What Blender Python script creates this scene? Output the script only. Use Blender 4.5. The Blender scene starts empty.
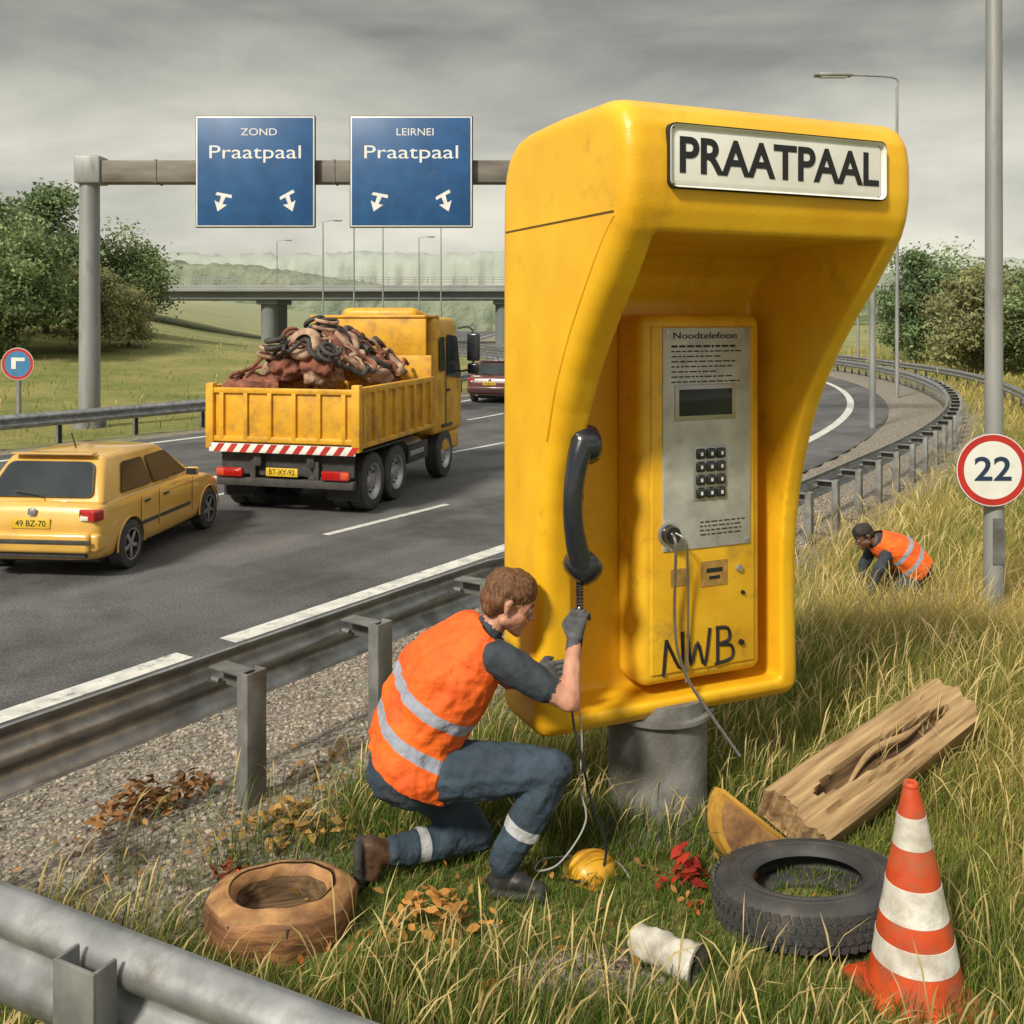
import bpy, bmesh, math, random
import numpy as np
from mathutils import Vector, Matrix, noise as mnoise
from mathutils.bvhtree import BVHTree
random.seed(3); rng=np.random.default_rng(3)
scene=bpy.context.scene
V=Vector
# ------------------------------------------------------------------ materials
def nd(nt,t,**k):
    n=nt.nodes.new(t)
    for a,b in k.items(): setattr(n,a,b)
    return n
def M(name,c1,c2=None,rough=.6,metal=0.,scale=6,bump=0.,bscale=60,bdist=.01,detail=6,lo=.35,hi=.65,stretch=(1,1,1),coat=0.,spec=.5,dirt=None,dscale=2.5,dlo=.55,dhi=.75):
    m=bpy.data.materials.new(name); m.use_nodes=True; nt=m.node_tree; L=nt.links
    b=nt.nodes['Principled BSDF']; b.inputs['Roughness'].default_value=rough; b.inputs['Metallic'].default_value=metal
    b.inputs['Coat Weight'].default_value=coat; b.inputs['Specular IOR Level'].default_value=spec
    tc=nd(nt,'ShaderNodeTexCoord'); mp=nd(nt,'ShaderNodeMapping'); mp.inputs['Scale'].default_value=stretch
    L.new(tc.outputs['Object'],mp.inputs['Vector'])
    if c2 is None: c2=tuple(x*.8 for x in c1)
    n=nd(nt,'ShaderNodeTexNoise'); n.inputs['Scale'].default_value=scale; n.inputs['Detail'].default_value=detail
    L.new(mp.outputs[0],n.inputs['Vector'])
    mr=nd(nt,'ShaderNodeMapRange'); mr.inputs['From Min'].default_value=lo; mr.inputs['From Max'].default_value=hi
    L.new(n.outputs['Fac'],mr.inputs['Value'])
    mx=nd(nt,'ShaderNodeMix',data_type='RGBA'); mx.inputs[6].default_value=(*c1,1); mx.inputs[7].default_value=(*c2,1)
    L.new(mr.outputs[0],mx.inputs[0]); out=mx.outputs[2]
    if dirt:
        n3=nd(nt,'ShaderNodeTexNoise'); n3.inputs['Scale'].default_value=dscale; n3.inputs['Detail'].default_value=10; n3.inputs['Roughness'].default_value=.7
        L.new(mp.outputs[0],n3.inputs['Vector'])
        m3=nd(nt,'ShaderNodeMapRange'); m3.inputs['From Min'].default_value=dlo; m3.inputs['From Max'].default_value=dhi
        L.new(n3.outputs['Fac'],m3.inputs['Value'])
        x3=nd(nt,'ShaderNodeMix',data_type='RGBA'); x3.inputs[7].default_value=(*dirt,1)
        L.new(out,x3.inputs[6]); L.new(m3.outputs[0],x3.inputs[0]); out=x3.outputs[2]
    L.new(out,b.inputs['Base Color'])
    if bump>0:
        n2=nd(nt,'ShaderNodeTexNoise'); n2.inputs['Scale'].default_value=bscale; n2.inputs['Detail'].default_value=5
        L.new(mp.outputs[0],n2.inputs['Vector'])
        bp=nd(nt,'ShaderNodeBump'); bp.inputs['Strength'].default_value=bump; bp.inputs['Distance'].default_value=bdist
        L.new(n2.outputs['Fac'],bp.inputs['Height']); L.new(bp.outputs[0],b.inputs['Normal'])
    return m
def AM(name,rough=.7,transl=.3):
    m=bpy.data.materials.new(name); m.use_nodes=True; nt=m.node_tree; L=nt.links
    b=nt.nodes['Principled BSDF']; b.inputs['Roughness'].default_value=rough; b.inputs['Specular IOR Level'].default_value=.25
    a=nd(nt,'ShaderNodeAttribute',attribute_name='col'); L.new(a.outputs['Color'],b.inputs['Base Color'])
    if transl<=0: return m
    t=nd(nt,'ShaderNodeBsdfTranslucent'); L.new(a.outputs['Color'],t.inputs['Color'])
    mx=nd(nt,'ShaderNodeMixShader'); mx.inputs[0].default_value=transl
    L.new(b.outputs[0],mx.inputs[1]); L.new(t.outputs[0],mx.inputs[2])
    L.new(mx.outputs[0],nt.nodes['Material Output'].inputs['Surface'])
    return m
YEL=M('booth_yellow',(.84,.49,.018),(.76,.40,.012),rough=.36,scale=3,bump=.22,bscale=110,bdist=.005,dirt=(.42,.22,.02),dscale=4,dlo=.56,dhi=.84)
YEL2=M('booth_yellow_unit',(.82,.48,.025),(.70,.37,.015),rough=.42,scale=5,bump=.2,bscale=110,bdist=.005,dirt=(.32,.19,.04),dscale=6,dlo=.53,dhi=.78)
WHITE=M('white_enamel',(.78,.78,.75),(.70,.70,.66),rough=.4,scale=5,dirt=(.4,.38,.33),dscale=9,dlo=.62,dhi=.88)
BLACK=M('black_plastic',(.012,.015,.024),(.02,.022,.03),rough=.22,scale=8,coat=.4)
DARK=M('dark_rubber',(.022,.022,.022),(.04,.04,.038),rough=.75,scale=20,bump=.2,bscale=80,bdist=.004)
INK=M('black_ink',(.012,.012,.015),rough=.6)
PLATE=M('brushed_plate',(.56,.56,.54),(.42,.42,.40),rough=.42,metal=.25,scale=9,dirt=(.22,.2,.17),dscale=7,dlo=.55,dhi=.8)
GALV=M('galvanised',(.40,.41,.42),(.24,.25,.26),rough=.4,metal=.65,scale=7,bump=.1,bscale=40,bdist=.004,dirt=(.14,.13,.11),dscale=5,dlo=.52,dhi=.78)
GALVD=M('galvanised_weathered',(.24,.245,.24),(.14,.14,.135),rough=.6,metal=.35,scale=6,bump=.15,bscale=40,bdist=.004,dirt=(.09,.075,.06),dscale=4,dlo=.5,dhi=.75)
POLE=M('pole_steel',(.33,.34,.34),(.24,.25,.25),rough=.55,metal=.3,scale=3,stretch=(1,1,.2),dirt=(.15,.15,.14),dscale=4)
BEAMM=M('gantry_beam_steel',(.22,.20,.18),(.14,.125,.11),rough=.7,metal=.2,scale=2,stretch=(.4,2,2),dirt=(.09,.075,.06),dscale=2)
CONC=M('concrete',(.20,.20,.19),(.13,.13,.125),rough=.85,scale=6,bump=.35,bscale=50,bdist=.01,dirt=(.08,.075,.06),dscale=3,dlo=.5,dhi=.75)
BLUE=M('sign_blue',(.020,.10,.27),(.014,.075,.21),rough=.45,scale=2,dirt=(.05,.1,.2),dscale=3)
SBLUE=M('sign_sky_blue',(.06,.22,.45),rough=.45)
RED=M('sign_red',(.50,.03,.02),(.40,.025,.02),rough=.45)
CARY=M('car_paint',(.68,.40,.08),(.62,.36,.07),rough=.3,scale=3,coat=.7,dirt=(.4,.25,.08),dscale=3,dlo=.55,dhi=.9)
CARD=M('car_paint_maroon',(.13,.035,.035),rough=.3,coat=.6)
TRK=M('truck_yellow',(.72,.39,.025),(.60,.30,.02),rough=.45,scale=4,dirt=(.26,.14,.05),dscale=3,dlo=.50,dhi=.75)
GLASS=M('dark_glass',(.035,.045,.05),(.02,.025,.03),rough=.13,scale=1.5,spec=.28)
LAMPR=M('tail_lamp',(.45,.012,.012),(.3,.008,.008),rough=.2,coat=.5,scale=30)
LAMPW=M('lamp_clear',(.7,.68,.6),rough=.2)
CHROME=M('wheel_metal',(.5,.5,.5),(.36,.36,.36),rough=.35,metal=.7)
NUMY=M('number_plate',(.75,.5,.03),rough=.5)
CHAS=M('chassis',(.03,.03,.03),(.06,.055,.05),rough=.7,scale=8)
WOOD=M('old_wood',(.48,.33,.17),(.24,.145,.065),rough=.8,scale=5,stretch=(.5,7,7),bump=.35,bscale=7,bdist=.008,detail=8,dirt=(.15,.09,.045),dscale=2,dlo=.50,dhi=.72)
WOODD=M('rotten_wood',(.17,.10,.045),(.06,.034,.016),rough=.9,scale=5,stretch=(.8,7,7),bump=.5,bscale=8,bdist=.015)
WOODY=M('ochre_wood',(.55,.31,.05),(.38,.20,.035),rough=.6,scale=6,stretch=(1,5,5),bump=.2,bscale=12,bdist=.005)
WOODR=M('ring_wood',(.36,.17,.065),(.14,.06,.024),rough=.75,scale=6,stretch=(1,1,4),bump=.5,bscale=14,bdist=.008,dirt=(.08,.038,.018),dscale=5,dlo=.46,dhi=.68)
RIMW=M('worn_rim',(.46,.25,.10),(.26,.125,.045),rough=.7,scale=9,bump=.3,bscale=30,dirt=(.13,.065,.03),dscale=6,dlo=.46,dhi=.68)
TYRE=M('tyre_rubber',(.03,.031,.034),(.055,.055,.055),rough=.7,scale=7,bump=.2,bscale=60,bdist=.004,dirt=(.12,.105,.085),dscale=6,dlo=.56,dhi=.8)
CONER=M('cone_red',(.64,.085,.018),(.45,.05,.015),rough=.5,scale=8,dirt=(.28,.11,.06),dscale=9,dlo=.45,dhi=.70)
CONEW=M('cone_white',(.75,.74,.70),(.55,.53,.48),rough=.5,scale=8,dirt=(.36,.31,.24),dscale=9,dlo=.45,dhi=.70)
SKIN=M('skin',(.52,.27,.18),(.44,.20,.135),rough=.5,scale=14,bump=.12,bscale=120,bdist=.002)
HAIR=M('hair_brown',(.20,.09,.038),(.06,.026,.011),rough=.6,scale=50,stretch=(2,2,.5),bump=1.,bscale=90,bdist=.006)
HAIRD=M('hair_dark',(.015,.012,.01),(.03,.02,.02),rough=.7,scale=40)
SKIND=M('skin_brown',(.16,.08,.05),rough=.55)
SHIRT=M('shirt_slate',(.040,.052,.068),(.024,.031,.042),rough=.85,scale=9,bump=.6,bscale=14,bdist=.02)
def trou(n): return M(n,(.045,.075,.11),(.020,.036,.057),rough=.85,scale=6,bump=.9,bscale=11,bdist=.03,dirt=(.08,.08,.075),dscale=6,dlo=.55,dhi=.8)
TROU=trou('work_trousers')
SILV=M('reflective_band',(.50,.51,.54),(.36,.37,.40),rough=.4,metal=.1,scale=18,bump=.2,bscale=20)
BOOT=M('boot_leather',(.09,.042,.02),(.04,.02,.012),rough=.6,scale=15,bump=.4,bscale=40)
BOOTD=M('boot_black',(.03,.03,.032),(.018,.018,.018),rough=.5,scale=15,bump=.3,bscale=40)
GLOVE=M('work_glove',(.10,.105,.11),(.05,.053,.056),rough=.8,scale=25,bump=.4,bscale=50,bdist=.005)
CLOTHR=M('cargo_cloth',(.28,.105,.065),(.10,.035,.022),rough=.9,scale=5,bump=.8,bscale=9,bdist=.06)
CLOTHT=M('cargo_hose',(.44,.30,.21),(.22,.12,.08),rough=.8,scale=8,bump=.5,bscale=15)
CANM=M('paper_can',(.62,.60,.54),(.38,.36,.31),rough=.6,scale=14,bump=.5,bscale=20,bdist=.01)
HAT=M('yellow_plastic',(.66,.36,.02),(.45,.22,.02),rough=.4,dirt=(.2,.11,.03),dscale=8,dlo=.5,dhi=.75)
ASPH=M('asphalt',(.076,.077,.079),(.112,.112,.113),rough=.8,scale=1.1,bump=.6,bscale=120,bdist=.006,dirt=(.052,.052,.053),dscale=.5,dlo=.48,dhi=.62)
LINE=M('road_paint',(.66,.66,.62),(.46,.46,.44),rough=.7,scale=5,dirt=(.16,.16,.16),dscale=9,dlo=.54,dhi=.70)
LEAFM=AM('tree_leaves',.6,.3); GRASSM=AM('grass_blades',.7,.35); STONEM=AM('pebbles',.85,0.); LITM=AM('leaf_litter',.7,.15)
BARK=M('bark',(.12,.09,.065),(.06,.045,.03),rough=.9,scale=8,bump=.6)
def modulate(m,make,lo,hi,a,b_):
    nt=m.node_tree; b=nt.nodes['Principled BSDF']; l=b.inputs['Base Color'].links[0]; src=l.from_socket
    tc=nd(nt,'ShaderNodeTexCoord'); f=make(nt,tc.outputs['Object'])
    mr=nd(nt,'ShaderNodeMapRange'); mr.inputs['From Min'].default_value=lo; mr.inputs['From Max'].default_value=hi
    mr.inputs['To Min'].default_value=a; mr.inputs['To Max'].default_value=b_
    nt.links.new(f,mr.inputs['Value'])
    vm=nd(nt,'ShaderNodeVectorMath',operation='SCALE'); nt.links.new(src,vm.inputs[0]); nt.links.new(mr.outputs[0],vm.inputs['Scale'])
    nt.links.new(vm.outputs[0],b.inputs['Base Color'])
def mk_speck(nt,o):
    n=nd(nt,'ShaderNodeTexNoise'); n.inputs['Scale'].default_value=45; n.inputs['Detail'].default_value=3; nt.links.new(o,n.inputs['Vector']); return n.outputs['Fac']
def mk_track(nt,o):
    c=nd(nt,'ShaderNodeCombineXYZ')
    for k,(ax,sc) in enumerate((((-.831,.557,0),1.),((.557,.831,0),.05))):
        d=nd(nt,'ShaderNodeVectorMath',operation='DOT_PRODUCT'); d.inputs[1].default_value=tuple(q*sc for q in ax); nt.links.new(o,d.inputs[0]); nt.links.new(d.outputs['Value'],c.inputs[k])
    n=nd(nt,'ShaderNodeTexNoise'); n.inputs['Scale'].default_value=1.3; n.inputs['Detail'].default_value=5; nt.links.new(c.outputs[0],n.inputs['Vector']); return n.outputs['Fac']
modulate(ASPH,mk_speck,.3,.7,.5,1.5); modulate(ASPH,mk_track,.35,.65,.78,1.22)
# ------------------------------------------------------------------ mesh helpers
def root(name,loc=(0,0,0),rz=0):
    e=bpy.data.objects.new(name,None); scene.collection.objects.link(e); e.location=loc; e.rotation_euler=(0,0,rz); e.empty_display_size=.2
    return e
def link(ob,parent=None):
    scene.collection.objects.link(ob)
    if parent: ob.parent=parent
    return ob
def autosmooth(me,ang=35):
    bm=bmesh.new(); bm.from_mesh(me)
    for f in bm.faces: f.smooth=True
    a=math.radians(ang)
    for e in bm.edges:
        if len(e.link_faces)==2:
            e.smooth = e.calc_face_angle(0)<a
    bm.to_mesh(me); bm.free()
class MB:
    def __init__(s): s.v=[];s.f=[];s.m=[];s.mats=[]
    def mi(s,mat):
        if mat not in s.mats: s.mats.append(mat)
        return s.mats.index(mat)
    def add(s,vs,fs,mat,T=None):
        o=len(s.v); k=s.mi(mat)
        for v in vs:
            v=V(v)
            s.v.append(T@v if T else v)
        for f in fs: s.f.append([i+o for i in f]); s.m.append(k)
    def box(s,size,loc,mat,rot=(0,0,0),bev=0.,T=None,seg=2):
        bm=bmesh.new(); bmesh.ops.create_cube(bm,size=1)
        bmesh.ops.scale(bm,vec=size,verts=bm.verts)
        if bev>0: bmesh.ops.bevel(bm,geom=bm.edges[:],offset=bev,segments=seg,affect='EDGES',profile=.5)
        from mathutils import Euler
        X=Matrix.Translation(loc)@Euler(rot).to_matrix().to_4x4()
        if T: X=T@X
        bm.verts.ensure_lookup_table(); bm.verts.index_update()
        s.add([X@v.co for v in bm.verts],[[v.index for v in f.verts] for f in bm.faces],mat); bm.free()
    def cyl(s,p1,p2,r1,r2,mat,n=20,caps=True):
        p1,p2=V(p1),V(p2); d=(p2-p1).normalized(); a=d.orthogonal().normalized(); b=d.cross(a)
        vs=[];fs=[]
        for p,r in((p1,r1),(p2,r2)):
            for i in range(n):
                t=2*math.pi*i/n; vs.append(p+(a*math.cos(t)+b*math.sin(t))*r)
        for i in range(n): fs.append([i,(i+1)%n,n+(i+1)%n,n+i])
        if caps: fs.append(list(range(n))[::-1]); fs.append(list(range(n,2*n)))
        s.add(vs,fs,mat)
    def tube(s,pts,r,mat,n=8,sub=6):
        P=[V(p) for p in pts]
        if sub>1 and len(P)>2:
            Q=[]
            for i in range(len(P)-1):
                a=P[max(i-1,0)];b=P[i];c=P[i+1];d=P[min(i+2,len(P)-1)]
                for k in range(sub):
                    t=k/sub; Q.append(.5*((2*b)+(c-a)*t+(2*a-5*b+4*c-d)*t*t+(3*b-a-3*c+d)*t**3))
            Q.append(P[-1]); P=Q
        N=len(P); vs=[];fs=[]; ref=None
        for i,p in enumerate(P):
            d=(P[min(i+1,N-1)]-P[max(i-1,0)]).normalized()
            if ref is None: ref=d.orthogonal().normalized()
            ref=(ref-d*ref.dot(d)).normalized(); b=d.cross(ref)
            rr=r(i/(N-1)) if callable(r) else r
            for k in range(n):
                t=2*math.pi*k/n; vs.append(p+(ref*math.cos(t)+b*math.sin(t))*rr)
        for i in range(N-1):
            for k in range(n): fs.append([i*n+k,i*n+(k+1)%n,(i+1)*n+(k+1)%n,(i+1)*n+k])
        fs.append(list(range(n))[::-1]); fs.append([(N-1)*n+k for k in range(n)])
        s.add(vs,fs,mat)
    def lathe(s,prof,T,mat,n=32,closed=False):
        vs=[];fs=[]; m=len(prof)
        for i in range(n):
            t=2*math.pi*i/n
            for r,z in prof: vs.append(T@V((r*math.cos(t),r*math.sin(t),z)))
        for i in range(n):
            j=(i+1)%n
            for k in range(m if closed else m-1):
                k2=(k+1)%m
                fs.append([i*m+k,j*m+k,j*m+k2,i*m+k2])
        s.add(vs,fs,mat)
    def quad(s,ps,mat): s.add(ps,[list(range(len(ps)))],mat)
    def rquad(s,ps,r,mat,rim=None,rimw=.015):
        def rnd(ps,r):
            o=[];n=len(ps)
            for i in range(n):
                a=V(ps[i-1]);b=V(ps[i]);c=V(ps[(i+1)%n]); d1=(a-b);d2=(c-b); rr=min(r,d1.length*.45,d2.length*.45); p=b+d1.normalized()*rr; q=b+d2.normalized()*rr
                for k in range(6):
                    t=k/5; o.append(p*(1-t)**2+b*2*t*(1-t)+q*t*t)
            return o
        if rim:
            c=sum((V(p) for p in ps),V((0,0,0)))/len(ps); nn=(V(ps[1])-V(ps[0])).cross(V(ps[2])-V(ps[0])).normalized()
            if nn.dot(c-V((0,1.3,.9)))<0: nn=-nn
            s.add(rnd([V(p)+(V(p)-c).normalized()*rimw-nn*.004 for p in ps],r),[list(range(6*len(ps)))],rim)
        s.add(rnd(ps,r),[list(range(6*len(ps)))],mat)
    def build(s,name,parent=None,ang=35,recalc=True):
        me=bpy.data.meshes.new(name); me.from_pydata([tuple(v) for v in s.v],[],s.f)
        for m in s.mats: me.materials.append(m)
        me.polygons.foreach_set('material_index',s.m); me.update()
        if recalc:
            bm=bmesh.new(); bm.from_mesh(me); bmesh.ops.recalc_face_normals(bm,faces=bm.faces); bm.to_mesh(me); bm.free()
        autosmooth(me,ang)
        return link(bpy.data.objects.new(name,me),parent)
def text(body,w,h,loc,rot,mat,parent,name='lettering',bold=.012,shear=0,ex=.0015):
    c=bpy.data.curves.new(name,'FONT'); c.body=body; c.size=1; c.align_x='CENTER'; c.align_y='CENTER'; c.extrude=ex; c.offset=bold; c.shear=shear
    c.materials.append(mat); o=bpy.data.objects.new(name,c); link(o); bpy.context.view_layer.update()
    d=o.dimensions.copy(); o.scale=(w/d.x,h/d.y,1); o.location=loc; o.rotation_euler=rot; o.parent=parent
    return o
_ico=None
def hull(pts):
    global _ico
    if _ico is None:
        b=bmesh.new(); bmesh.ops.create_icosphere(b,subdivisions=2,radius=1); _ico=[v.co.copy() for v in b.verts]; b.free()
    bm=bmesh.new()
    for p,r in pts:
        p=V(p)
        for c in _ico: bm.verts.new(p+c*r)
    res=bmesh.ops.convex_hull(bm,input=bm.verts)
    dele=[g for g in res['geom_interior'] if isinstance(g,bmesh.types.BMVert)]
    bmesh.ops.delete(bm,geom=dele,context='VERTS')
    bm.verts.index_update()
    o=([v.co.copy() for v in bm.verts],[[v.index for v in f.verts] for f in bm.faces]); bm.free(); return o
def evalmesh(ob):
    bpy.context.view_layer.update(); dg=bpy.context.evaluated_depsgraph_get()
    return bpy.data.meshes.new_from_object(ob.evaluated_get(dg))
def organic(name,parts,mats,voxel,it,parent,cuts=(),off=V((0,0,0)),noise_amp=0,nscale=.12):
    vs=[];fs=[];tag=[]
    for pts,mi in parts:
        a,b=hull([(V(p)-off,r) for p,r in pts]); o=len(vs); vs+=a
        for f in b: fs.append([i+o for i in f]); tag.append(mi)
    me=bpy.data.meshes.new(name+'_t'); me.from_pydata([tuple(v) for v in vs],[],fs)
    ob=bpy.data.objects.new(name+'_t',me); link(ob)
    r=ob.modifiers.new('r','REMESH'); r.mode='VOXEL'; r.voxel_size=voxel
    s=ob.modifiers.new('s','SMOOTH'); s.iterations=it; s.factor=.5
    m2=evalmesh(ob); bpy.data.objects.remove(ob)
    bvh=BVHTree.FromPolygons(vs,fs)
    for m in mats: m2.materials.append(m)
    tags=[]
    for p in m2.polygons:
        h=bvh.find_nearest(p.center); tags.append(tag[h[2]] if h[2] is not None else 0)
    m2.polygons.foreach_set('material_index',tags)
    if noise_amp:
        o2=bpy.data.objects.new('t',m2); link(o2)
        tx=bpy.data.textures.new(name,'CLOUDS'); tx.noise_scale=nscale; tx.noise_depth=2
        d=o2.modifiers.new('d','DISPLACE'); d.texture=tx; d.strength=noise_amp; d.mid_level=.5; d.texture_coords='LOCAL'
        m2=evalmesh(o2); bpy.data.objects.remove(o2)
    if cuts:
        bm=bmesh.new(); bm.from_mesh(m2)
        for co,no in cuts:
            bmesh.ops.bisect_plane(bm,geom=bm.verts[:]+bm.edges[:]+bm.faces[:],plane_co=V(co)-off,plane_no=V(no),clear_outer=True)
        bm.to_mesh(m2); bm.free()
    for p in m2.polygons: p.use_smooth=True
    m2.name=name
    o=bpy.data.objects.new(name,m2); link(o,parent); return o
def bulk(name,co,faces_loops,loop_start,mat,col=None,parent=None):
    me=bpy.data.meshes.new(name); me.vertices.add(len(co)); me.vertices.foreach_set('co',co.astype(np.float32).ravel())
    me.loops.add(len(faces_loops)); me.loops.foreach_set('vertex_index',faces_loops.astype(np.int32))
    me.polygons.add(len(loop_start)); me.polygons.foreach_set('loop_start',loop_start.astype(np.int32))
    me.update(calc_edges=True); me.materials.append(mat)
    if col is not None:
        a=me.attributes.new('col','FLOAT_COLOR','POINT'); c=np.ones((len(co),4),np.float32); c[:,:3]=col; a.data.foreach_set('color',c.ravel())
    return me
# ------------------------------------------------------------------ road path and terrain
ds=.5; S=np.arange(-40,300,ds)
def headf(s): return np.radians(np.interp(s,[7,78,135],[33.8,-28,2]))
H=headf(S); PX=np.cumsum(np.sin(H))*ds; PY=np.cumsum(np.cos(H))*ds
i0=np.argmin(abs(S)); PX+=-.09-PX[i0]; PY+=12.3-PY[i0]
NX=-np.cos(H); NY=np.sin(H)
def P(s,L):
    h=headf(s); return (float(np.interp(s,S,PX)-math.cos(h)*L), float(np.interp(s,S,PY)+math.sin(h)*L))
def lateral(x,y):
    x=np.asarray(x,float).ravel(); y=np.asarray(y,float).ravel(); out=np.empty(len(x))
    for i in range(0,len(x),20000):
        dx=x[i:i+20000,None]-PX[None]; dy=y[i:i+20000,None]-PY[None]
        j=np.argmin(dx*dx+dy*dy,1); k=np.arange(len(j)); 
        l=dx[k,j]*NX[j]+dy[k,j]*NY[j]; d=np.sqrt(dx[k,j]**2+dy[k,j]**2)
        out[i:i+20000]=np.sign(l)*np.where(d>abs(l)+2,d,abs(l))
    return out
def sm(x,a,b):
    t=np.clip((x-a)/(b-a),0,1); return t*t*(3-2*t)
def wob(x,y,f,p=0): return np.sin(x*f+p+1.7*np.sin(y*f*.7+p))*np.sin(y*f*1.13+2*p+1.3*np.sin(x*f*.6+1))
def ground(x,y,L=None):
    x=np.asarray(x,float); y=np.asarray(y,float); shp=x.shape
    x=x.ravel(); y=y.ravel()
    if L is None: L=lateral(x,y)
    z=-.4*np.maximum(sm(L,-3.0,-1.5),sm(y,6.8,9.5))
    away=sm(np.where(L>6,L-13.5,-L-3.2),.3,6)
    z=z+away*(.03*wob(x,y,1.1)+.015*wob(x,y,2.7,2))*1.0
    z=z+5.6*sm(L,17,60)*sm(y,30,95)*(1+.15*wob(x,y,.05))
    z=z+2.2*sm(-L,9,50)*sm(y,22,70)
    z=z+away*sm(y,20,60)*.25*wob(x,y,.13,1)
    z=z+9*sm(y,150,420)*sm(abs(L),20,120)*(1+.10*wob(x,y,.012,1))
    inr=(L>-1.1)&(L<13.3)
    z=np.where(inr,-.46,z)
    return z.reshape(shp)
def gz(x,y): return float(ground(np.array([x]),np.array([y]))[0])
def axis(a,b,st,far):
    c=list(np.arange(a,b+1e-6,st)); u=[];w=st;x=b
    while x<far: w*=1.13; x+=w; u.append(x)
    l=[];w=st;x=a
    while x>-far*1.0: w*=1.13; x-=w; l.append(x)
    return np.array(l[::-1]+c+u)
xs=axis(-4,7,.11,1600); ys=axis(2,13,.11,1800); ys=ys[ys>-60]
def refine(a,lo,hi,mx):
    o=[a[0]]
    for b in a[1:]:
        g=b-o[-1]
        if o[-1]>=lo and b<=hi and g>mx:
            n=int(math.ceil(g/mx)); o+=list(np.linspace(o[-1],b,n+1)[1:])
        else: o.append(b)
    return np.array(o)
xs=refine(xs,-60,60,1.2); ys=refine(ys,-30,150,1.2)
def gravmask(x,y,L): return sm(L+.22*wob(x,y,2.3),-3.95,-3.4)
GX,GY=np.meshgrid(xs,ys); gx=GX.ravel(); gy=GY.ravel(); GL=lateral(gx,gy); gzv=ground(gx,gy,GL)
gravel=gravmask(gx,gy,GL)*(1-sm(GL,13.5,14.5))
gravel=np.maximum(gravel,1-sm(np.hypot((gx-.2)/.30,(gy-3.62)/.16)+.15*wob(gx,gy,7),.7,1.1))
nx,ny=len(xs),len(ys)
ii=np.arange(nx*ny).reshape(ny,nx); q=np.stack([ii[:-1,:-1],ii[:-1,1:],ii[1:,1:],ii[1:,:-1]],-1).reshape(-1)
gm=bpy.data.materials.new('ground_grass'); gm.use_nodes=True; nt=gm.node_tree; Lk=nt.links; B=nt.nodes['Principled BSDF']; B.inputs['Roughness'].default_value=.95; B.inputs['Specular IOR Level'].default_value=.15
tc=nd(nt,'ShaderNodeTexCoord')
def noise(sc,det=8,rg=.6,st=(1,1,1)):
    mp=nd(nt,'ShaderNodeMapping'); mp.inputs['Scale'].default_value=st; Lk.new(tc.outputs['Object'],mp.inputs[0])
    n=nd(nt,'ShaderNodeTexNoise'); n.inputs['Scale'].default_value=sc; n.inputs['Detail'].default_value=det; n.inputs['Roughness'].default_value=rg; Lk.new(mp.outputs[0],n.inputs['Vector']); return n.outputs['Fac']
def ramp(src,stops):
    r=nd(nt,'ShaderNodeValToRGB'); Lk.new(src,r.inputs[0]); e=r.color_ramp.elements
    while len(e)<len(stops): e.new(.5)
    for k,(p,c) in enumerate(stops): e[k].position=p; e[k].color=(*c,1)
    return r.outputs[0]
c1=ramp(noise(.22,10,.65),[(.34,(.11,.155,.04)),(.48,(.21,.215,.07)),(.62,(.36,.30,.12))])
c2=ramp(noise(3.5,8,.7),[(.3,(.06,.085,.025)),(.5,(.16,.17,.055)),(.7,(.31,.26,.11))])
mx=nd(nt,'ShaderNodeMix',data_type='RGBA'); mx.inputs[0].default_value=.5; Lk.new(c1,mx.inputs[6]); Lk.new(c2,mx.inputs[7])
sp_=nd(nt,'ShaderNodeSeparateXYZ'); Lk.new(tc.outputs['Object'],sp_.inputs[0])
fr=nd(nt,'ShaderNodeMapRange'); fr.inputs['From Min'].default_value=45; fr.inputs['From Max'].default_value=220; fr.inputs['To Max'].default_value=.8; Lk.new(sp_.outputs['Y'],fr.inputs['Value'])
fm=nd(nt,'ShaderNodeMix',data_type='RGBA'); fm.inputs[7].default_value=(.30,.32,.22,1); Lk.new(fr.outputs[0],fm.inputs[0]); Lk.new(mx.outputs[2],fm.inputs[6])  # haze painted into the ground colour, stronger with distance
vo=nd(nt,'ShaderNodeTexVoronoi'); vo.inputs['Scale'].default_value=42; Lk.new(tc.outputs['Object'],vo.inputs['Vector'])
gc=ramp(vo.outputs['Color'],[(.1,(.11,.095,.08)),(.5,(.22,.195,.16)),(.9,(.38,.35,.30))])
at=nd(nt,'ShaderNodeAttribute',attribute_name='gravel')
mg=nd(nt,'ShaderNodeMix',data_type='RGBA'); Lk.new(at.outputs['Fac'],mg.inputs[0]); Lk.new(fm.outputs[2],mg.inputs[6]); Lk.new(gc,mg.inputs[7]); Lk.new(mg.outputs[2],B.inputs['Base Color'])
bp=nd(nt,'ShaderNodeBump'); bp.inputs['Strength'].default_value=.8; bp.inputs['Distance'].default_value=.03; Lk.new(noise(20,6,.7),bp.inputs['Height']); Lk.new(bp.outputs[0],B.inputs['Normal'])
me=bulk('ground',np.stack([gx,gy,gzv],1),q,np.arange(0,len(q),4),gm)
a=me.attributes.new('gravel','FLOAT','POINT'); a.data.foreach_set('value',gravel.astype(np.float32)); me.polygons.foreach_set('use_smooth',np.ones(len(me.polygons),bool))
link(bpy.data.objects.new('ground',me))
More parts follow.
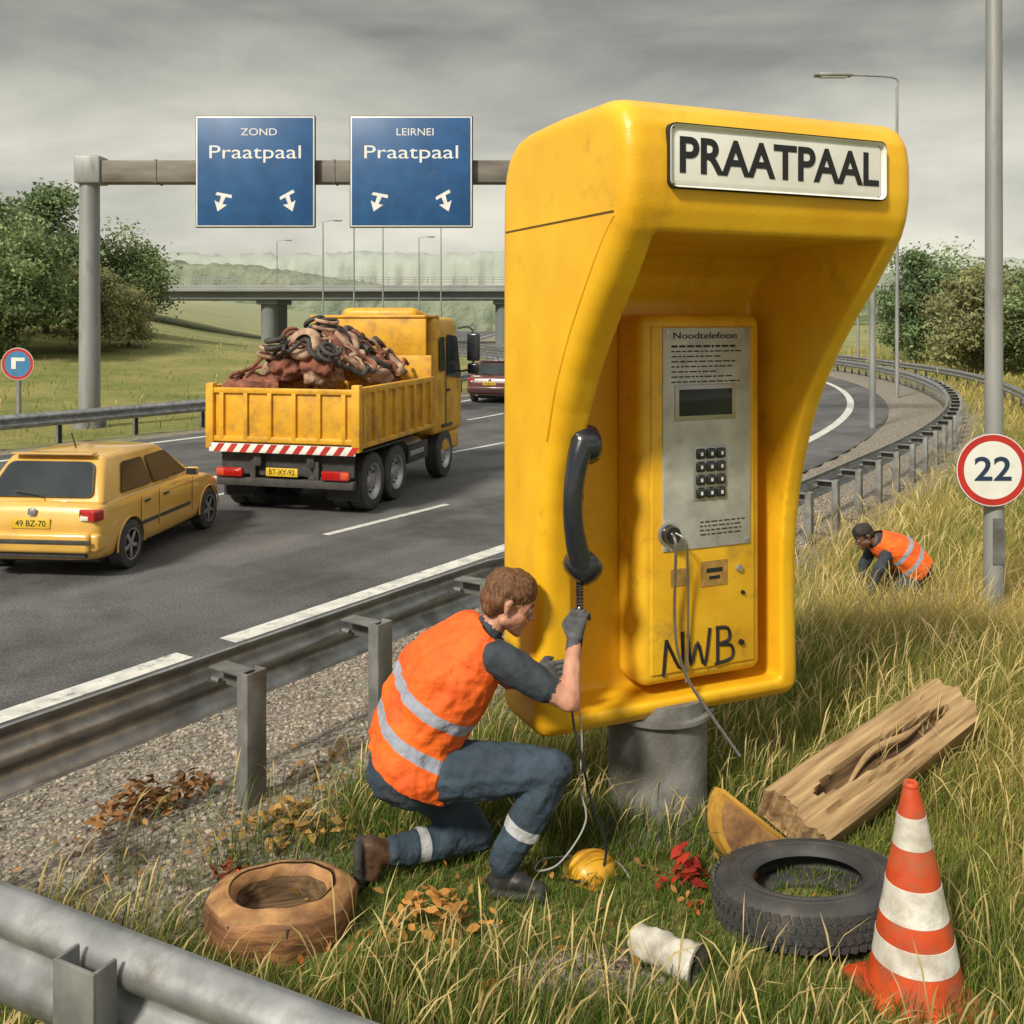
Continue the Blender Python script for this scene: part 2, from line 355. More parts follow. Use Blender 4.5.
def ribbon(name,s0,s1,La,Lb,z,mat,step=1.,parent=None,mb=None):
    m=mb or MB(); n=max(1,int((s1-s0)/step)); pts=[]
    for i in range(n+1):
        s=s0+(s1-s0)*i/n; a=P(s,La); b=P(s,Lb); pts+= [(a[0],a[1],z),(b[0],b[1],z)]
    m.add(pts,[[2*i,2*i+2,2*i+3,2*i+1] for i in range(n)],mat)
    if not mb: return m.build(name,parent)
ribbon('road',-38,295,-1.15,13.35,-.40,ASPH)
mk=MB()
ribbon('',-38,-4.75,-.11,.11,-.396,LINE,mb=mk); ribbon('',-4.3,290,-.11,.11,-.396,LINE,mb=mk)
ribbon('',-38,290,12.45,12.65,-.396,LINE,mb=mk)
for k in range(-5,38):
    for Lz in (2.35,5.9,9.4):
        ribbon('',k*7.0-.7,k*7+1.9,Lz-.06,Lz+.06,-.396,LINE,mb=mk)
mk.build('road_markings')
# ------------------------------------------------------------------ guard rails
WP=[(0,0)]
for t in np.linspace(0,1,25):
    WP.append((.02+.062*(.5-.5*math.cos(4*math.pi*t))**.8,.31*t))
WP.append((0,.31))
def guard_rail(name,pts,side,top,post_pts,mat,postmat,ph=.62,pw=.11,prof=WP):
    r=root(name,(pts[0][0],pts[0][1],0)); o=V((pts[0][0],pts[0][1],0)); m=MB(); vs=[];fs=[];n=len(prof); hh=prof[-1][1]
    for i,p in enumerate(pts):
        a=pts[max(i-1,0)];b=pts[min(i+1,len(pts)-1)]; t=V((b[0]-a[0],b[1]-a[1],0)).normalized(); nn=V((-t.y,t.x,0))*side
        for oo,z in prof: vs.append(V((p[0],p[1],p[2]+top-hh+z))+nn*oo-o)
    for i in range(len(pts)-1):
        for k in range(n-1): fs.append([i*n+k,i*n+k+1,(i+1)*n+k+1,(i+1)*n+k])
    m.add(vs,fs,mat); ob=m.build('rail_beam',r,60,recalc=False)
    so=ob.modifiers.new('s','SOLIDIFY'); so.thickness=.006
    m=MB()
    for (x,y,z,ang,back) in post_pts:
        T=Matrix.Translation(V((x,y,0))-o)@Matrix.Rotation(ang,4,'Z')
        m.box((pw,.012,ph+.35),(0,-.03*1,z+ph/2-.175),postmat,T=T,bev=.003)
        m.box((.012,.07,ph+.35),(pw/2-.006,.006,z+ph/2-.175),postmat,T=T,bev=.003)
        m.box((.012,.07,ph+.35),(-pw/2+.006,.006,z+ph/2-.175),postmat,T=T,bev=.003)
        if back>0:
            m.box((pw*.9,back,.012),(0,.04+back/2,z+ph-.02),postmat,T=T,bev=.003)
            m.box((.012,back,.10),(pw*.35,.04+back/2,z+ph-.08),postmat,T=T,bev=.003)
            m.cyl(T@V((0,.04+back-.02,z+ph-.1)),T@V((0,.04+back+.05,z+ph-.1)),.014,.014,postmat,8)
    m.build('posts',r)
    return r
def railpath(L,s0,s1,st=.8,Lg=None):
    o=[]
    for s in np.arange(s0,s1,st):
        x,y=P(s,L); gx_,gy_=P(s,Lg if Lg is not None else L); o.append((x,y,gz(gx_,gy_)))
    return o
def railposts(L,slist,back,flip=0):
    o=[]
    for s in slist:
        x,y=P(s,L); h=headf(s); o.append((x,y,gz(x,y),math.pi/2-h+flip,back))
    return o
guard_rail('guard_rail',railpath(-2.78,-12.26,78,.8,-3.1),1,.68,railposts(-3.08,[-10.8,-9.5,-8.12,-6.76,-5.80]+list(np.arange(-4.7,76,1.15)),.22),GALV,GALVD,ph=.66,pw=.125)
guard_rail('guard_rail',railpath(-4.9,14,70,1.),1,.72,railposts(-5.05,np.arange(14.5,70,1.5),.1),GALV,GALVD)
guard_rail('guard_rail',railpath(14.1,-20,110,1.5),-1,.75,railposts(14.3,np.arange(-19,110,2.),.14,math.pi),GALV,GALVD)
RP=[(0.0,-.02)]+[(.02+.05*math.sin(math.pi*t)**.8,.13*t) for t in np.linspace(0,1,10)]+[(.0,.155)]+[(.0+.075*math.sin(math.pi*t)**.75,.18+.14*t) for t in np.linspace(0,1,14)]
fp=[]; A=V((-3.3,3.84,0)); Bp=V((.25,2.06,0))
for i in range(12):
    p=A.lerp(Bp,i/11); fp.append((p.x,p.y,0))
ang=math.atan2(Bp.y-A.y,Bp.x-A.x)
pn=V((-math.sin(ang),math.cos(ang),0))
pp=[]
for t in (.15,.633,.98):
    p=A.lerp(Bp,t)-pn*.13; pp.append((p.x,p.y,0,ang,.0))
guard_rail('guard_rail',fp,-1,.75,pp,GALV,GALVD,ph=.74,pw=.15,prof=RP)
# ------------------------------------------------------------------ emergency phone booth
booth=root('emergency_phone_booth',(-.02,4.83,0),math.radians(24))
prof=[(0,.62),(.012,.57),(.05,.535),(.10,.525),(.36,.525),(.42,.54),(.455,.585),(.46,.65),(.455,.9),(.452,1.2),(.465,1.38),(.49,1.55),(.525,1.7),(.57,1.85),(.63,2.0),(.71,2.15),(.80,2.29),(.90,2.42),(1.0,2.54),(1.09,2.66),(1.15,2.75),(1.18,2.83),(1.195,2.92),(1.195,3.06),(1.18,3.15),(1.14,3.215),(1.08,3.25),(1.0,3.265),(.6,3.27),(.28,3.26),(.17,3.24),(.08,3.185),(.03,3.10),(.005,3.0),(0,2.8),(0,1.5)]
def prism(prof,x0,x1,name,mat):
    n=len(prof); vs=[(x0,-v,z) for v,z in prof]+[(x1,-v,z) for v,z in prof]
    fs=[list(range(n)),list(range(n,2*n))[::-1]]+[[i,n+i,n+(i+1)%n,(i+1)%n] for i in range(n)]
    me=bpy.data.meshes.new(name); me.from_pydata(vs,[],fs); 
    bm=bmesh.new(); bm.from_mesh(me); bmesh.ops.recalc_face_normals(bm,faces=bm.faces); bm.to_mesh(me); bm.free()
    me.materials.append(mat); return bpy.data.objects.new(name,me)
X0,X1=-.045,1.40
outer=prism(prof,X0,X1,'outer',YEL); link(outer)
cut=[(.20,.63),(2,.63),(2,2.74),(.62,2.74),(.40,2.70),(.27,2.62),(.20,2.5)]
ct=prism(cut,.115,X1-.125,'cut',YEL); link(ct)
bv=outer.modifiers.new('b','BEVEL'); bv.width=.075; bv.segments=5; bv.limit_method='ANGLE'; bv.angle_limit=math.radians(45)
bo=outer.modifiers.new('bo','BOOLEAN'); bo.object=ct; bo.operation='DIFFERENCE'; bo.solver='EXACT'
rm=outer.modifiers.new('r','REMESH'); rm.mode='VOXEL'; rm.voxel_size=.0115
s_=outer.modifiers.new('s','SMOOTH'); s_.iterations=8; s_.factor=.5
m2=evalmesh(outer); bpy.data.objects.remove(outer); bpy.data.objects.remove(ct)
m2.materials.clear(); m2.materials.append(YEL)
m2.polygons.foreach_set('use_smooth',np.ones(len(m2.polygons),bool)); link(bpy.data.objects.new('hood_shell',m2),booth)
GROOVE=M('seam_shadow_gap',(.12,.06,.01),rough=.9)
m=MB()
m.box((.004,1.02,.007),(X0-.001,-.59,2.815),GROOVE)
pts=[(X0+.004,-1.10,2.80),(X0+.002,-1.0,2.70),(X0,-.86,2.52),(X0,-.72,2.32),(X0,-.60,2.10),(X0,-.52,1.88)]
m.tube(pts,.006,YEL,8,5)
m.build('shell_seams',booth)
m=MB()
m.box((1.078,.016,.250),(.672,-1.192,3.025),INK,bev=.03,seg=4)
m.box((1.068,.016,.240),(.672,-1.1955,3.025),WHITE,bev=.03,seg=4)
m.build('name_panel',booth)
text('PRAATPAAL',.99,.140,(.674,-1.2045,3.023),(math.pi/2,0,0),INK,booth,'panel_lettering',.022)
m=MB(); m.lathe([(0,.60),(.238,.60),(.238,.05),(.25,.03),(.25,-.1)],Matrix.Translation((.68,-.26,0)),CONC,40)
m.lathe([(.25,.05),(.30,.04),(.36,.015),(.40,-.08)],Matrix.Translation((.68,-.26,0)),CONC,28)
m.lathe([(.0,.535),(.27,.535),(.27,.515),(.24,.505)],Matrix.Translation((.68,-.26,0)),CONC,40)
m.build('pedestal',booth)
m=MB(); u0,u1=.485,1.175
m.box((u1-u0,.24,1.74),((u0+u1)/2,-.31,1.555),YEL2,bev=.05,seg=5)
m.box((u1-u0-.10,.02,1.63),((u0+u1)/2,-.429,1.555),YEL2,bev=.009,seg=3)
m.build('phone_unit',booth)
fy=-.4405
m=MB()
m.box((.50,.012,1.05),(.845,fy,1.84),PLATE,bev=.005)
for (x,z) in((.615,2.345),(1.075,2.345),(.615,1.335),(1.075,1.335)): m.cyl((x,fy-.004,z),(x,fy-.012,z),.010,.009,CHROME,10)
m.box((.345,.012,.17),(.83,fy-.006,2.01),CHROME,bev=.004)
m.box((.30,.008,.125),(.83,fy-.012,2.01),GLASS,bev=.003)
m.build('control_plate',booth)
m=MB()
m.box((.19,.006,.26),(.858,fy-.006,1.672),CHROME,bev=.002)
for r_ in range(4):
    for c_ in range(3):
        x=.80+c_*.058; z=1.765-r_*.062
        m.box((.050,.022,.050),(x,fy-.012,z),BLACK,bev=.010,seg=3)
        m.box((.012,.002,.016),(x,fy-.0235,z),WHITE)
m.build('keypad',booth)
m=MB()
rr=random.Random(5)
for k in range(1,9):
    z=2.30-k*.024; x=.64
    xe=.64+(.40 if k%3 else .3)*rr.uniform(.8,1)
    while x<xe:
        w=rr.uniform(.012,.04); m.box((w,.002,.006 if k>1 else .010),(x+w/2,fy-.0075,z),INK); x+=w+.010
for k in range(4):
    z=1.44-k*.02; x=.80
    while x<1.04:
        w=rr.uniform(.01,.035); m.box((w,.002,.005),(x+w/2,fy-.0075,z),INK); x+=w+.01
m.build('instruction_print',booth)
text('Noodtelefoon',.36,.03,(.83,fy-.0075,2.325),(math.pi/2,0,0),INK,booth,'instruction_title',.0)
m=MB(); g_y=fy+.001
for st in ([(.60,.735),(.615,.89),(.625,.88),(.70,.755),(.705,.93)],[(.735,.915),(.755,.77),(.79,.87),(.83,.755),(.86,.93)],[(.905,.75),(.905,.93)],[(.895,.925),(.965,.915),(.97,.86),(.91,.845),(.985,.83),(.985,.77),(.89,.752)]):
    m.tube([(a_-.0,g_y,b_) for a_,b_ in st],.0085,INK,8,4)
m.build('graffiti',booth)
LAB=M('worn_label',(.42,.25,.05),(.25,.14,.04),rough=.8,scale=25)
m=MB(); m.box((.15,.004,.12),(.885,fy-.0005,1.19),LAB); m.box((.10,.004,.08),(.69,fy-.0005,1.19),LAB)
m.box((.09,.003,.02),(.885,fy-.003,1.205),INK); m.box((.06,.003,.015),(.885,fy-.003,1.17),INK)
m.cyl((1.03,fy,1.2),(1.03,fy-.012,1.2),.018,.016,CHROME,14)
m.cyl((1.04,fy,.84),(1.04,fy-.012,.84),.014,.014,INK,14); m.cyl((1.05,fy,1.08),(1.05,fy-.01,1.08),.010,.010,INK,14)
m.cyl((.625,fy,1.40),(.625,fy-.05,1.40),.045,.04,BLACK,20); m.lathe([(.045,0),(.058,.0),(.058,.012),(.045,.014)],Matrix.Translation((.625,fy,1.40))@Matrix.Rotation(math.pi/2,4,'X'),CHROME,20)
m.build('labels_and_socket',booth)
m=MB()
STEEL=M('cord_steel',(.42,.42,.41),(.22,.22,.22),rough=.35,metal=.8,scale=200)
m.tube([(.615,fy-.05,1.41),(.612,fy-.085,1.37),(.625,fy-.06,1.2),(.635,fy-.04,1.02),(.65,fy-.045,.86),(.70,fy-.06,.72),(.77,fy-.09,.60),(.84,fy-.14,.48),(.90,fy-.18,.38)],.0075,STEEL,10,8)
m.tube([(.635,fy-.05,1.41),(.665,fy-.09,1.37),(.70,fy-.05,1.2),(.72,fy-.025,1.0),(.72,fy-.02,.82),(.705,fy-.03,.70)],.006,STEEL,10,8)
m.build('steel_cord',booth)
m=MB(); hx,hy=.075,-.56
pts=[]
for t in np.linspace(0,1,15):
    z=1.335+.53*t; bow=math.sin(math.pi*t)**.8; pts.append((hx+.02-.06*bow,hy-.03-.02*bow,z))
m.tube(pts,lambda t:.043+.012*abs(2*t-1)**2,BLACK,18,2)
for z,sg in((1.325,-1),(1.855,1)):
    T=Matrix.Translation((hx+.030,hy+.0,z))@Matrix.Rotation(math.radians(20*sg),4,'Y')@Matrix.Rotation(math.radians(68),4,'Y')
    m.lathe([(0,-.066),(.048,-.062),(.074,-.044),(.086,-.01),(.088,.034),(.080,.058),(.066,.064),(0,.058)],T,BLACK,28)
m.box((.10,.05,.05),(hx+.02,hy+.07,1.62),BLACK,bev=.012)
m.build('handset',booth,50)
bpy.context.view_layer.update()
BM=booth.matrix_world.copy()
m=MB(); BI=BM.inverted()
h0=BM@V((hx+.02,hy-.0,1.27)); hand=V((.292,4.30,1.12))
pts=[]; N=120
for i in range(N+1):
    t=i/N; c=h0.lerp(hand,t); a=t*12*2*math.pi; pts.append(BI@(c+V((math.cos(a)*.013,math.sin(a)*.013,0))))
m.tube(pts,.0055,BLACK,6,1)
ctrl=[hand,V((.30,4.31,1.02)),V((.27,4.33,.86)),V((.26,4.30,.70)),V((.30,4.27,.52)),V((.34,4.27,.34)),V((.40,4.28,.16)),V((.38,4.26,.05)),V((.30,4.22,.03)),V((.24,4.2,.05))]
m.tube([BI@p for p in ctrl],.006,BLACK,8,8)
WIRE=M('grey_wire',(.35,.35,.34),rough=.5)
ctrl=[V((.30,4.32,1.0)),V((.285,4.31,.8)),V((.30,4.29,.6)),V((.29,4.25,.42)),V((.31,4.22,.28)),V((.20,4.2,.12)),V((.10,4.25,.06)),V((.14,4.36,.05)),V((.3,4.4,.04)),V((.45,4.36,.04)),V((.5,4.25,.03))]
m.tube([BI@p for p in ctrl],.004,WIRE,8,8)
m.build('loose_wires',booth)
# ------------------------------------------------------------------ people
def hand_parts(w,d,n,s,curl,mi,k=1.,r=.0105,grip=1.):
    w,d,n,s=V(w),V(d).normalized(),V(n).normalized(),V(s).normalized(); o=[]
    o.append(([(w+(d*.015+s*.017)*k,.021*k),(w+(d*.015-s*.017)*k,.021*k),(w+(d*.08+s*.032)*k,.0155*k),(w+(d*.08-s*.034)*k,.0145*k)],mi))
    for i in range(4):
        b=w+(d*.086+s*(.033-.0225*i))*k; f=[.95,1.06,1.,.8][i]; a=0; rr=r*k*(1 if i<3 else .9)
        for ln,c in zip((.042,.028,.022),curl):
            a+=c*grip; e=b+(d*math.cos(a)+n*math.sin(a))*ln*f*k; o.append(([(b,rr),(e,rr*.9)],mi)); b=e; rr*=.92
    b=w+(d*.025+s*.03)*k; e=b+(s*.7+d*.6+n*.35).normalized()*.038*k; o.append(([(b,.016*k),(e,.0125*k)],mi))
    e2=e+(d*.6+n*.7-s*.0).normalized()*.032*k; o.append(([(e,.0125*k),(e2,.011*k)],mi)); e3=e2+(d*.3+n*.8-s*.4).normalized()*.025*k; o.append(([(e2,.011*k),(e3,.0095*k)],mi))
    return o
def head(parent,off,c,F,up,k,skin,hair,name='head'):
    F=V(F).normalized(); U=V(up); U=(U-F*U.dot(F)).normalized(); Lf=U.cross(F)
    Rm=Matrix((F,Lf,U)).transposed()
    g=lambda x,y,z:V(c)+Rm@V((x,y,z))*k
    P_=lambda l,mi:([(g(x,y,z),r*k) for x,y,z,r in l],mi)
    parts=[P_([(-.025,0,.035,.075),(.025,0,.045,.070)],0),P_([(.05,0,.045,.040),(.056,0,-.01,.036),(.05,.022,.01,.038),(.05,-.022,.01,.038)],0),
     P_([(.076,0,-.094,.018),(.072,.012,-.09,.016),(.072,-.012,-.09,.016),(.0,.046,-.055,.024),(.0,-.046,-.055,.024),(.05,.026,-.03,.034),(.05,-.026,-.03,.034)],0),
     P_([(.088,0,.018,.008),(.112,0,-.024,.009)],0),P_([(.100,.010,-.03,.008),(.100,-.010,-.03,.008)],0),
     P_([(.086,.018,-.056,.006),(.092,0,-.055,.008),(.086,-.018,-.056,.006)],2),P_([(.084,.014,-.066,.006),(.090,0,-.067,.007),(.084,-.014,-.066,.006)],2),
     P_([(.080,.042,.028,.007),(.088,.015,.027,.008)],1),P_([(.080,-.042,.028,.007),(.088,-.015,.027,.008)],1)]
    for s in(1,-1):
        parts.append(P_([(-.008,s*.076,.018,.010),(-.016,s*.081,.012,.009),(-.010,s*.076,-.024,.007)],0))
    parts+= [P_([(-.030,0,.045,.082),(.02,0,.058,.075)],1),P_([(-.052,.0,.0,.060),(-.04,.032,.01,.050),(-.04,-.032,.01,.050)],1),P_([(.055,.022,.083,.024),(.055,-.022,.083,.024),(.0,0,.095,.042)],1),
       P_([(-.058,.02,-.035,.035),(-.058,-.02,-.035,.035)],1),P_([(-.015,.056,.04,.024),(.02,.058,.05,.018)],1),P_([(-.015,-.056,.04,.024),(.02,-.058,.05,.018)],1)]
    LIP=bpy.data.materials.get('lips') or M('lips',(.36,.13,.10),rough=.5)
    organic(name,parts,[skin,hair,LIP],.0045*k,2,parent,off=off,noise_amp=.004,nscale=.014)
    m=MB()
    for s in(1,-1):
        e=g(.0755,s*.031,.006)-off; T=Matrix.Translation(e)@Rm.to_4x4()@Matrix.Rotation(math.pi/2,4,'Y')
        m.lathe([(0,-.0125*k),(.008*k,-.010*k),(.0115*k,-.004*k),(.0125*k,.0)]+[(.0115*k,.005*k),(.0055*k,.0113*k)],T,WHITE,14)
        m.lathe([(.0056*k,.0114*k),(.004*k,.0124*k),(0,.0128*k)],T,INK,14)
    m.build('eyes',parent)
def band(m,p0,axis,bands,off,col=(.30,.32,.40)):
    nt=m.node_tree; b=nt.nodes['Principled BSDF']; src=b.inputs['Base Color'].links[0].from_socket
    tc=nd(nt,'ShaderNodeTexCoord'); sb=nd(nt,'ShaderNodeVectorMath',operation='SUBTRACT'); sb.inputs[1].default_value=V(p0)-off
    nt.links.new(tc.outputs['Object'],sb.inputs[0])
    dt=nd(nt,'ShaderNodeVectorMath',operation='DOT_PRODUCT'); dt.inputs[1].default_value=V(axis).normalized(); nt.links.new(sb.outputs[0],dt.inputs[0])
    acc=None
    for c,w in bands:
        cm=nd(nt,'ShaderNodeMath',operation='COMPARE'); cm.inputs[1].default_value=c; cm.inputs[2].default_value=w; nt.links.new(dt.outputs['Value'],cm.inputs[0])
        if acc is None: acc=cm.outputs[0]
        else:
            mxx=nd(nt,'ShaderNodeMath',operation='MAXIMUM'); nt.links.new(acc,mxx.inputs[0]); nt.links.new(cm.outputs[0],mxx.inputs[1]); acc=mxx.outputs[0]
    mx=nd(nt,'ShaderNodeMix',data_type='RGBA'); mx.inputs[7].default_value=(*col,1); nt.links.new(acc,mx.inputs[0]); nt.links.new(src,mx.inputs[6]); nt.links.new(mx.outputs[2],b.inputs['Base Color'])
    return m
def vest_mat(name,p0,axis,bands,off):
    return band(M(name,(.88,.15,.012),(.68,.09,.008),rough=.75,scale=7,bump=.8,bscale=12,bdist=.03,dirt=(.40,.10,.03),dscale=5,dlo=.55,dhi=.85),p0,axis,bands,off)
off=V((-.2,4.35,0)); man=root('road_worker',off)
r=V((.35,-.94,0)); fw=V((.94,.35,0))
P0=V((-.45,4.36,.47)); Wt=V((-.415,4.36,.64)); C=V((-.30,4.36,.83)); S2=V((-.16,4.36,.985)); NB=V((-.105,4.35,1.05))
RS=S2+r*.19+V((.035,0,0)); LS=S2-r*.19
RE=V((.235,4.10,.835)); RW=V((.262,4.255,1.02)); LE=V((-.02,4.56,.76)); LW=V((.09,4.42,.83))
RH=P0+r*.10; LH=P0-r*.10; RK=V((.17,4.17,.53)); RA=V((-.035,4.17,.12)); LK=V((-.16,4.47,.10)); LA=V((-.53,4.27,.13))
TR_=band(trou('trousers_right_shin'),RK,RA-RK,[(.275,.024)],off,(.42,.43,.46)); TL_=band(trou('trousers_left_shin'),LK,LA-LK,[(.27,.024)],off,(.42,.43,.46))
parts=[([(P0+r*.09,.155),(P0-r*.09,.15),(P0+r*.05-fw*.05,.15)],0),
 ([(P0+r*.07,.14),(P0-r*.07,.14),(Wt+r*.06,.13),(Wt-r*.06,.13)],1),([(Wt+r*.06,.13),(Wt-r*.06,.13),(C+r*.10,.14),(C-r*.10,.14)],1),([(C+r*.10,.14),(C-r*.10,.14),(S2+r*.14,.075),(S2-r*.14,.075)],1),
 ([(S2,.09),(NB,.068)],1),([(NB,.056),(V((-.05,4.35,1.12)),.054)],2),
 ([(RS,.080),(RS.lerp(RE,.35),.074),(RS.lerp(RE,.66),.066)],1),([(RS.lerp(RE,.6),.050),(RE,.044)],2),([(RE,.045),(RE.lerp(RW,.35),.047),(RW,.029)],2),
 ([(LS,.078),(LS.lerp(LE,.62),.062)],1),([(LS.lerp(LE,.55),.052),(LE,.044)],2),([(LE,.045),(LE.lerp(LW,.35),.045),(LW,.029)],2),
 ([(RH,.145),(RH.lerp(RK,.5),.12),(RK,.084)],0),([(RK,.084),(RK.lerp(RA,.35),.084),(RA+V((0,0,.03)),.068)],3),
 ([(LH,.14),(LH.lerp(LK,.5),.11),(LK,.078)],0),([(LK,.078),(LK.lerp(LA,.35),.080),(LA.lerp(LK,.06),.066)],7),
 ([(RA+V((0,0,.0)),.052),(RA+V((-.01,0,-.05)),.048)],6),([(RA+V((-.03,0,-.06)),.043),(RA+V((.06,-.015,-.055)),.043),(RA+V((.15,-.03,-.08)),.032)],6),
 ([(RA+V((-.04,.02,-.095)),.020),(RA+V((-.04,-.03,-.095)),.020),(RA+V((.16,-.01,-.10)),.020),(RA+V((.16,-.06,-.10)),.020)],5),
 ([(LA,.056),(LA+V((-.05,-.02,.02)),.052)],4),([(LA+V((-.07,-.02,.035)),.048),(LA+V((-.06,-.035,-.07)),.046)],4),
 ([(LA+V((-.118,-.0,.05)),.02),(LA+V((-.118,-.07,.05)),.02),(LA+V((-.108,-.0,-.10)),.02),(LA+V((-.108,-.09,-.10)),.02)],5)]
organic('body',parts,[TROU,SHIRT,SKIN,TR_,BOOT,DARK,BOOTD,TL_],.0085,3,man,off=off,noise_amp=.022,nscale=.075)
axv=(S2-P0).normalized(); VM=vest_mat('hi_vis_vest',P0,axv,[(.145,.026),(.315,.026)],off)
g_=.034
vp=[([(P0+r*.10-fw*.02,.16+g_),(P0-r*.09,.15+g_),(Wt+r*.075,.145+g_),(Wt-r*.07,.14+g_)],0),([(Wt+r*.075,.145+g_),(Wt-r*.07,.14+g_),(C+r*.10,.15+g_),(C-r*.10,.15+g_)],0),([(C+r*.10,.15+g_),(C-r*.10,.15+g_),(S2+r*.12,.085+g_),(S2-r*.12,.085+g_)],0)]
vo_=organic('vest',vp,[VM],.0095,4,man,cuts=[(P0+axv*.0,-axv),(S2+axv*.09+fw*.02,(axv+fw*.25))],off=off,noise_amp=.035,nscale=.085)
so=vo_.modifiers.new('s','SOLIDIFY'); so.thickness=.008; so.offset=-1
hp=hand_parts(RW+V((.002,.005,.02)),(.12,.05,1),(.5,.85,-.05),(-.85,.5,0),(1.0,1.1,.8),0,k=1.04)
hp.append(([(RW-V((.003,.01,.02)),.034),(RW+V((.002,.006,.03)),.030)],0))
organic('right_glove',hp,[GLOVE],.0036,2,man,off=off)
hp=hand_parts(LW+V((.02,-.01,.01)),(.75,-.2,.2),(.4,.8,-.2),(-.2,.1,.9),(.3,.4,.3),0,k=1.0)
hp.append(([(LW-V((.01,-.01,.01)),.033),(LW+V((.02,-.01,.01)),.030)],0))
organic('left_glove',hp,[GLOVE],.0036,2,man,off=off)
head(man,off,V((-.018,4.34,1.175)),(.93,.14,-.38),(.25,0,1),1.16,SKIN,HAIR)
cx,cy=3.75,9.75; cz=gz(cx,cy); off2=V((cx,cy,cz)); man2=root('road_worker',off2)
def q2(x,y,z): return V((cx+x,cy+y,cz+z))
A0=q2(.17,0,.40); A1=q2(.03,0,.54); A2=q2(-.13,0,.61)
sd=V((.12,-.99,0))
parts=[]
for s in(1,-1):
    hip=A0+sd*s*.09; kn=q2(-.07,-.13*s,.09); an=q2(.30,-.13*s,.08)
    parts+=[([(hip,.125),(hip.lerp(kn,.5),.10),(kn,.07)],0),([(kn,.07),(kn.lerp(an,.4),.07),(an,.052)],0),([(an,.05),(an+V((.11,0,-.03)),.035),(an+V((.04,0,-.04)),.03)],4)]
    sh=A2+sd*s*.16; el=q2(-.27,-.17*s,.34); wr=q2(-.33,-.15*s,.09)
    parts+=[([(sh,.07),(el,.05)],1),([(el,.05),(wr,.036)],1)]
    parts+= [(pl,5) for pl,_ in hand_parts(wr,(-.5,0,-.85),(.8,0,-.4),(0,s,0),(.3,.4,.3),5,k=1.,r=.011)]
parts+=[([(A0+sd*.08,.14),(A0-sd*.08,.14),(A1,.15)],0),([(A1+sd*.07,.14),(A1-sd*.07,.14),(A2+sd*.13,.08),(A2-sd*.13,.08),(A2,.12)],1),([(A2,.08),(q2(-.26,0,.67),.055)],2)]
organic('body',parts,[TROU,SHIRT,SKIND,SILV,BOOT,DARK],.012,3,man2,off=off2,noise_amp=.02,nscale=.1)
ax2=(A2-A0).normalized(); VM2=vest_mat('hi_vis_vest_b',A0,ax2,[(.10,.022),(.23,.022)],off2)
vp=[([(A0+sd*.09,.165),(A0-sd*.09,.165),(A1+sd*.08,.17),(A1-sd*.08,.17)],0),([(A1+sd*.08,.17),(A1-sd*.08,.17),(A2+sd*.13,.10),(A2-sd*.13,.10),(A2,.14)],0)]
vo_=organic('vest',vp,[VM2],.012,3,man2,cuts=[(A0-ax2*.03,-ax2),(A2+ax2*.09,ax2)],off=off2,noise_amp=.03,nscale=.12)
head(man2,off2,q2(-.315,0,.69),(-.85,-.1,-.5),(-.3,0,1),1.0,SKIND,HAIRD)
# ------------------------------------------------------------------ wheels / vehicles
def wheel(m,x,y,r,w,side,spokes=5,truck=False):
    T=Matrix.Translation((x,y,r))@Matrix.Rotation(side*math.pi/2,4,'Y')
    tp=[(r*.62,-w/2),(r*.80,-w/2),(r*.95,-w*.46),(r,-w*.34),(r,w*.34),(r*.95,w*.46),(r*.80,w/2),(r*.62,w/2)]
    m.lathe(tp,T,TYRE,32)
    if truck:
        m.lathe([(r*.62,w*.5),(r*.56,w*.46),(r*.5,w*.25),(r*.28,w*.2),(r*.24,w*.4),(.0,w*.42)],T,CHROME,24)
        for i in range(8):
            a=i*math.pi/4; m.cyl(T@V((r*.38*math.cos(a),r*.38*math.sin(a),w*.2)),T@V((r*.38*math.cos(a),r*.38*math.sin(a),w*.3)),r*.05,r*.05,CHAS,8)
    else:
        m.lathe([(r*.64,w*.5),(r*.60,w*.46),(r*.58,w*.2),(.0,w*.15)],T,CHAS,24)
        m.lathe([(r*.66,w*.48),(r*.66,w*.515),(r*.60,w*.5)],T,CHROME,28)
        m.lathe([(r*.14,w*.2),(r*.14,w*.46),(0,w*.48)],T,CHROME,16)
        for i in range(spokes):
            a=i*2*math.pi/spokes; T2=T@Matrix.Rotation(a,4,'Z'); m.box((r*.52,r*.17,w*.1),(r*.36,0,w*.40),CHROME,T=T2,bev=.006)
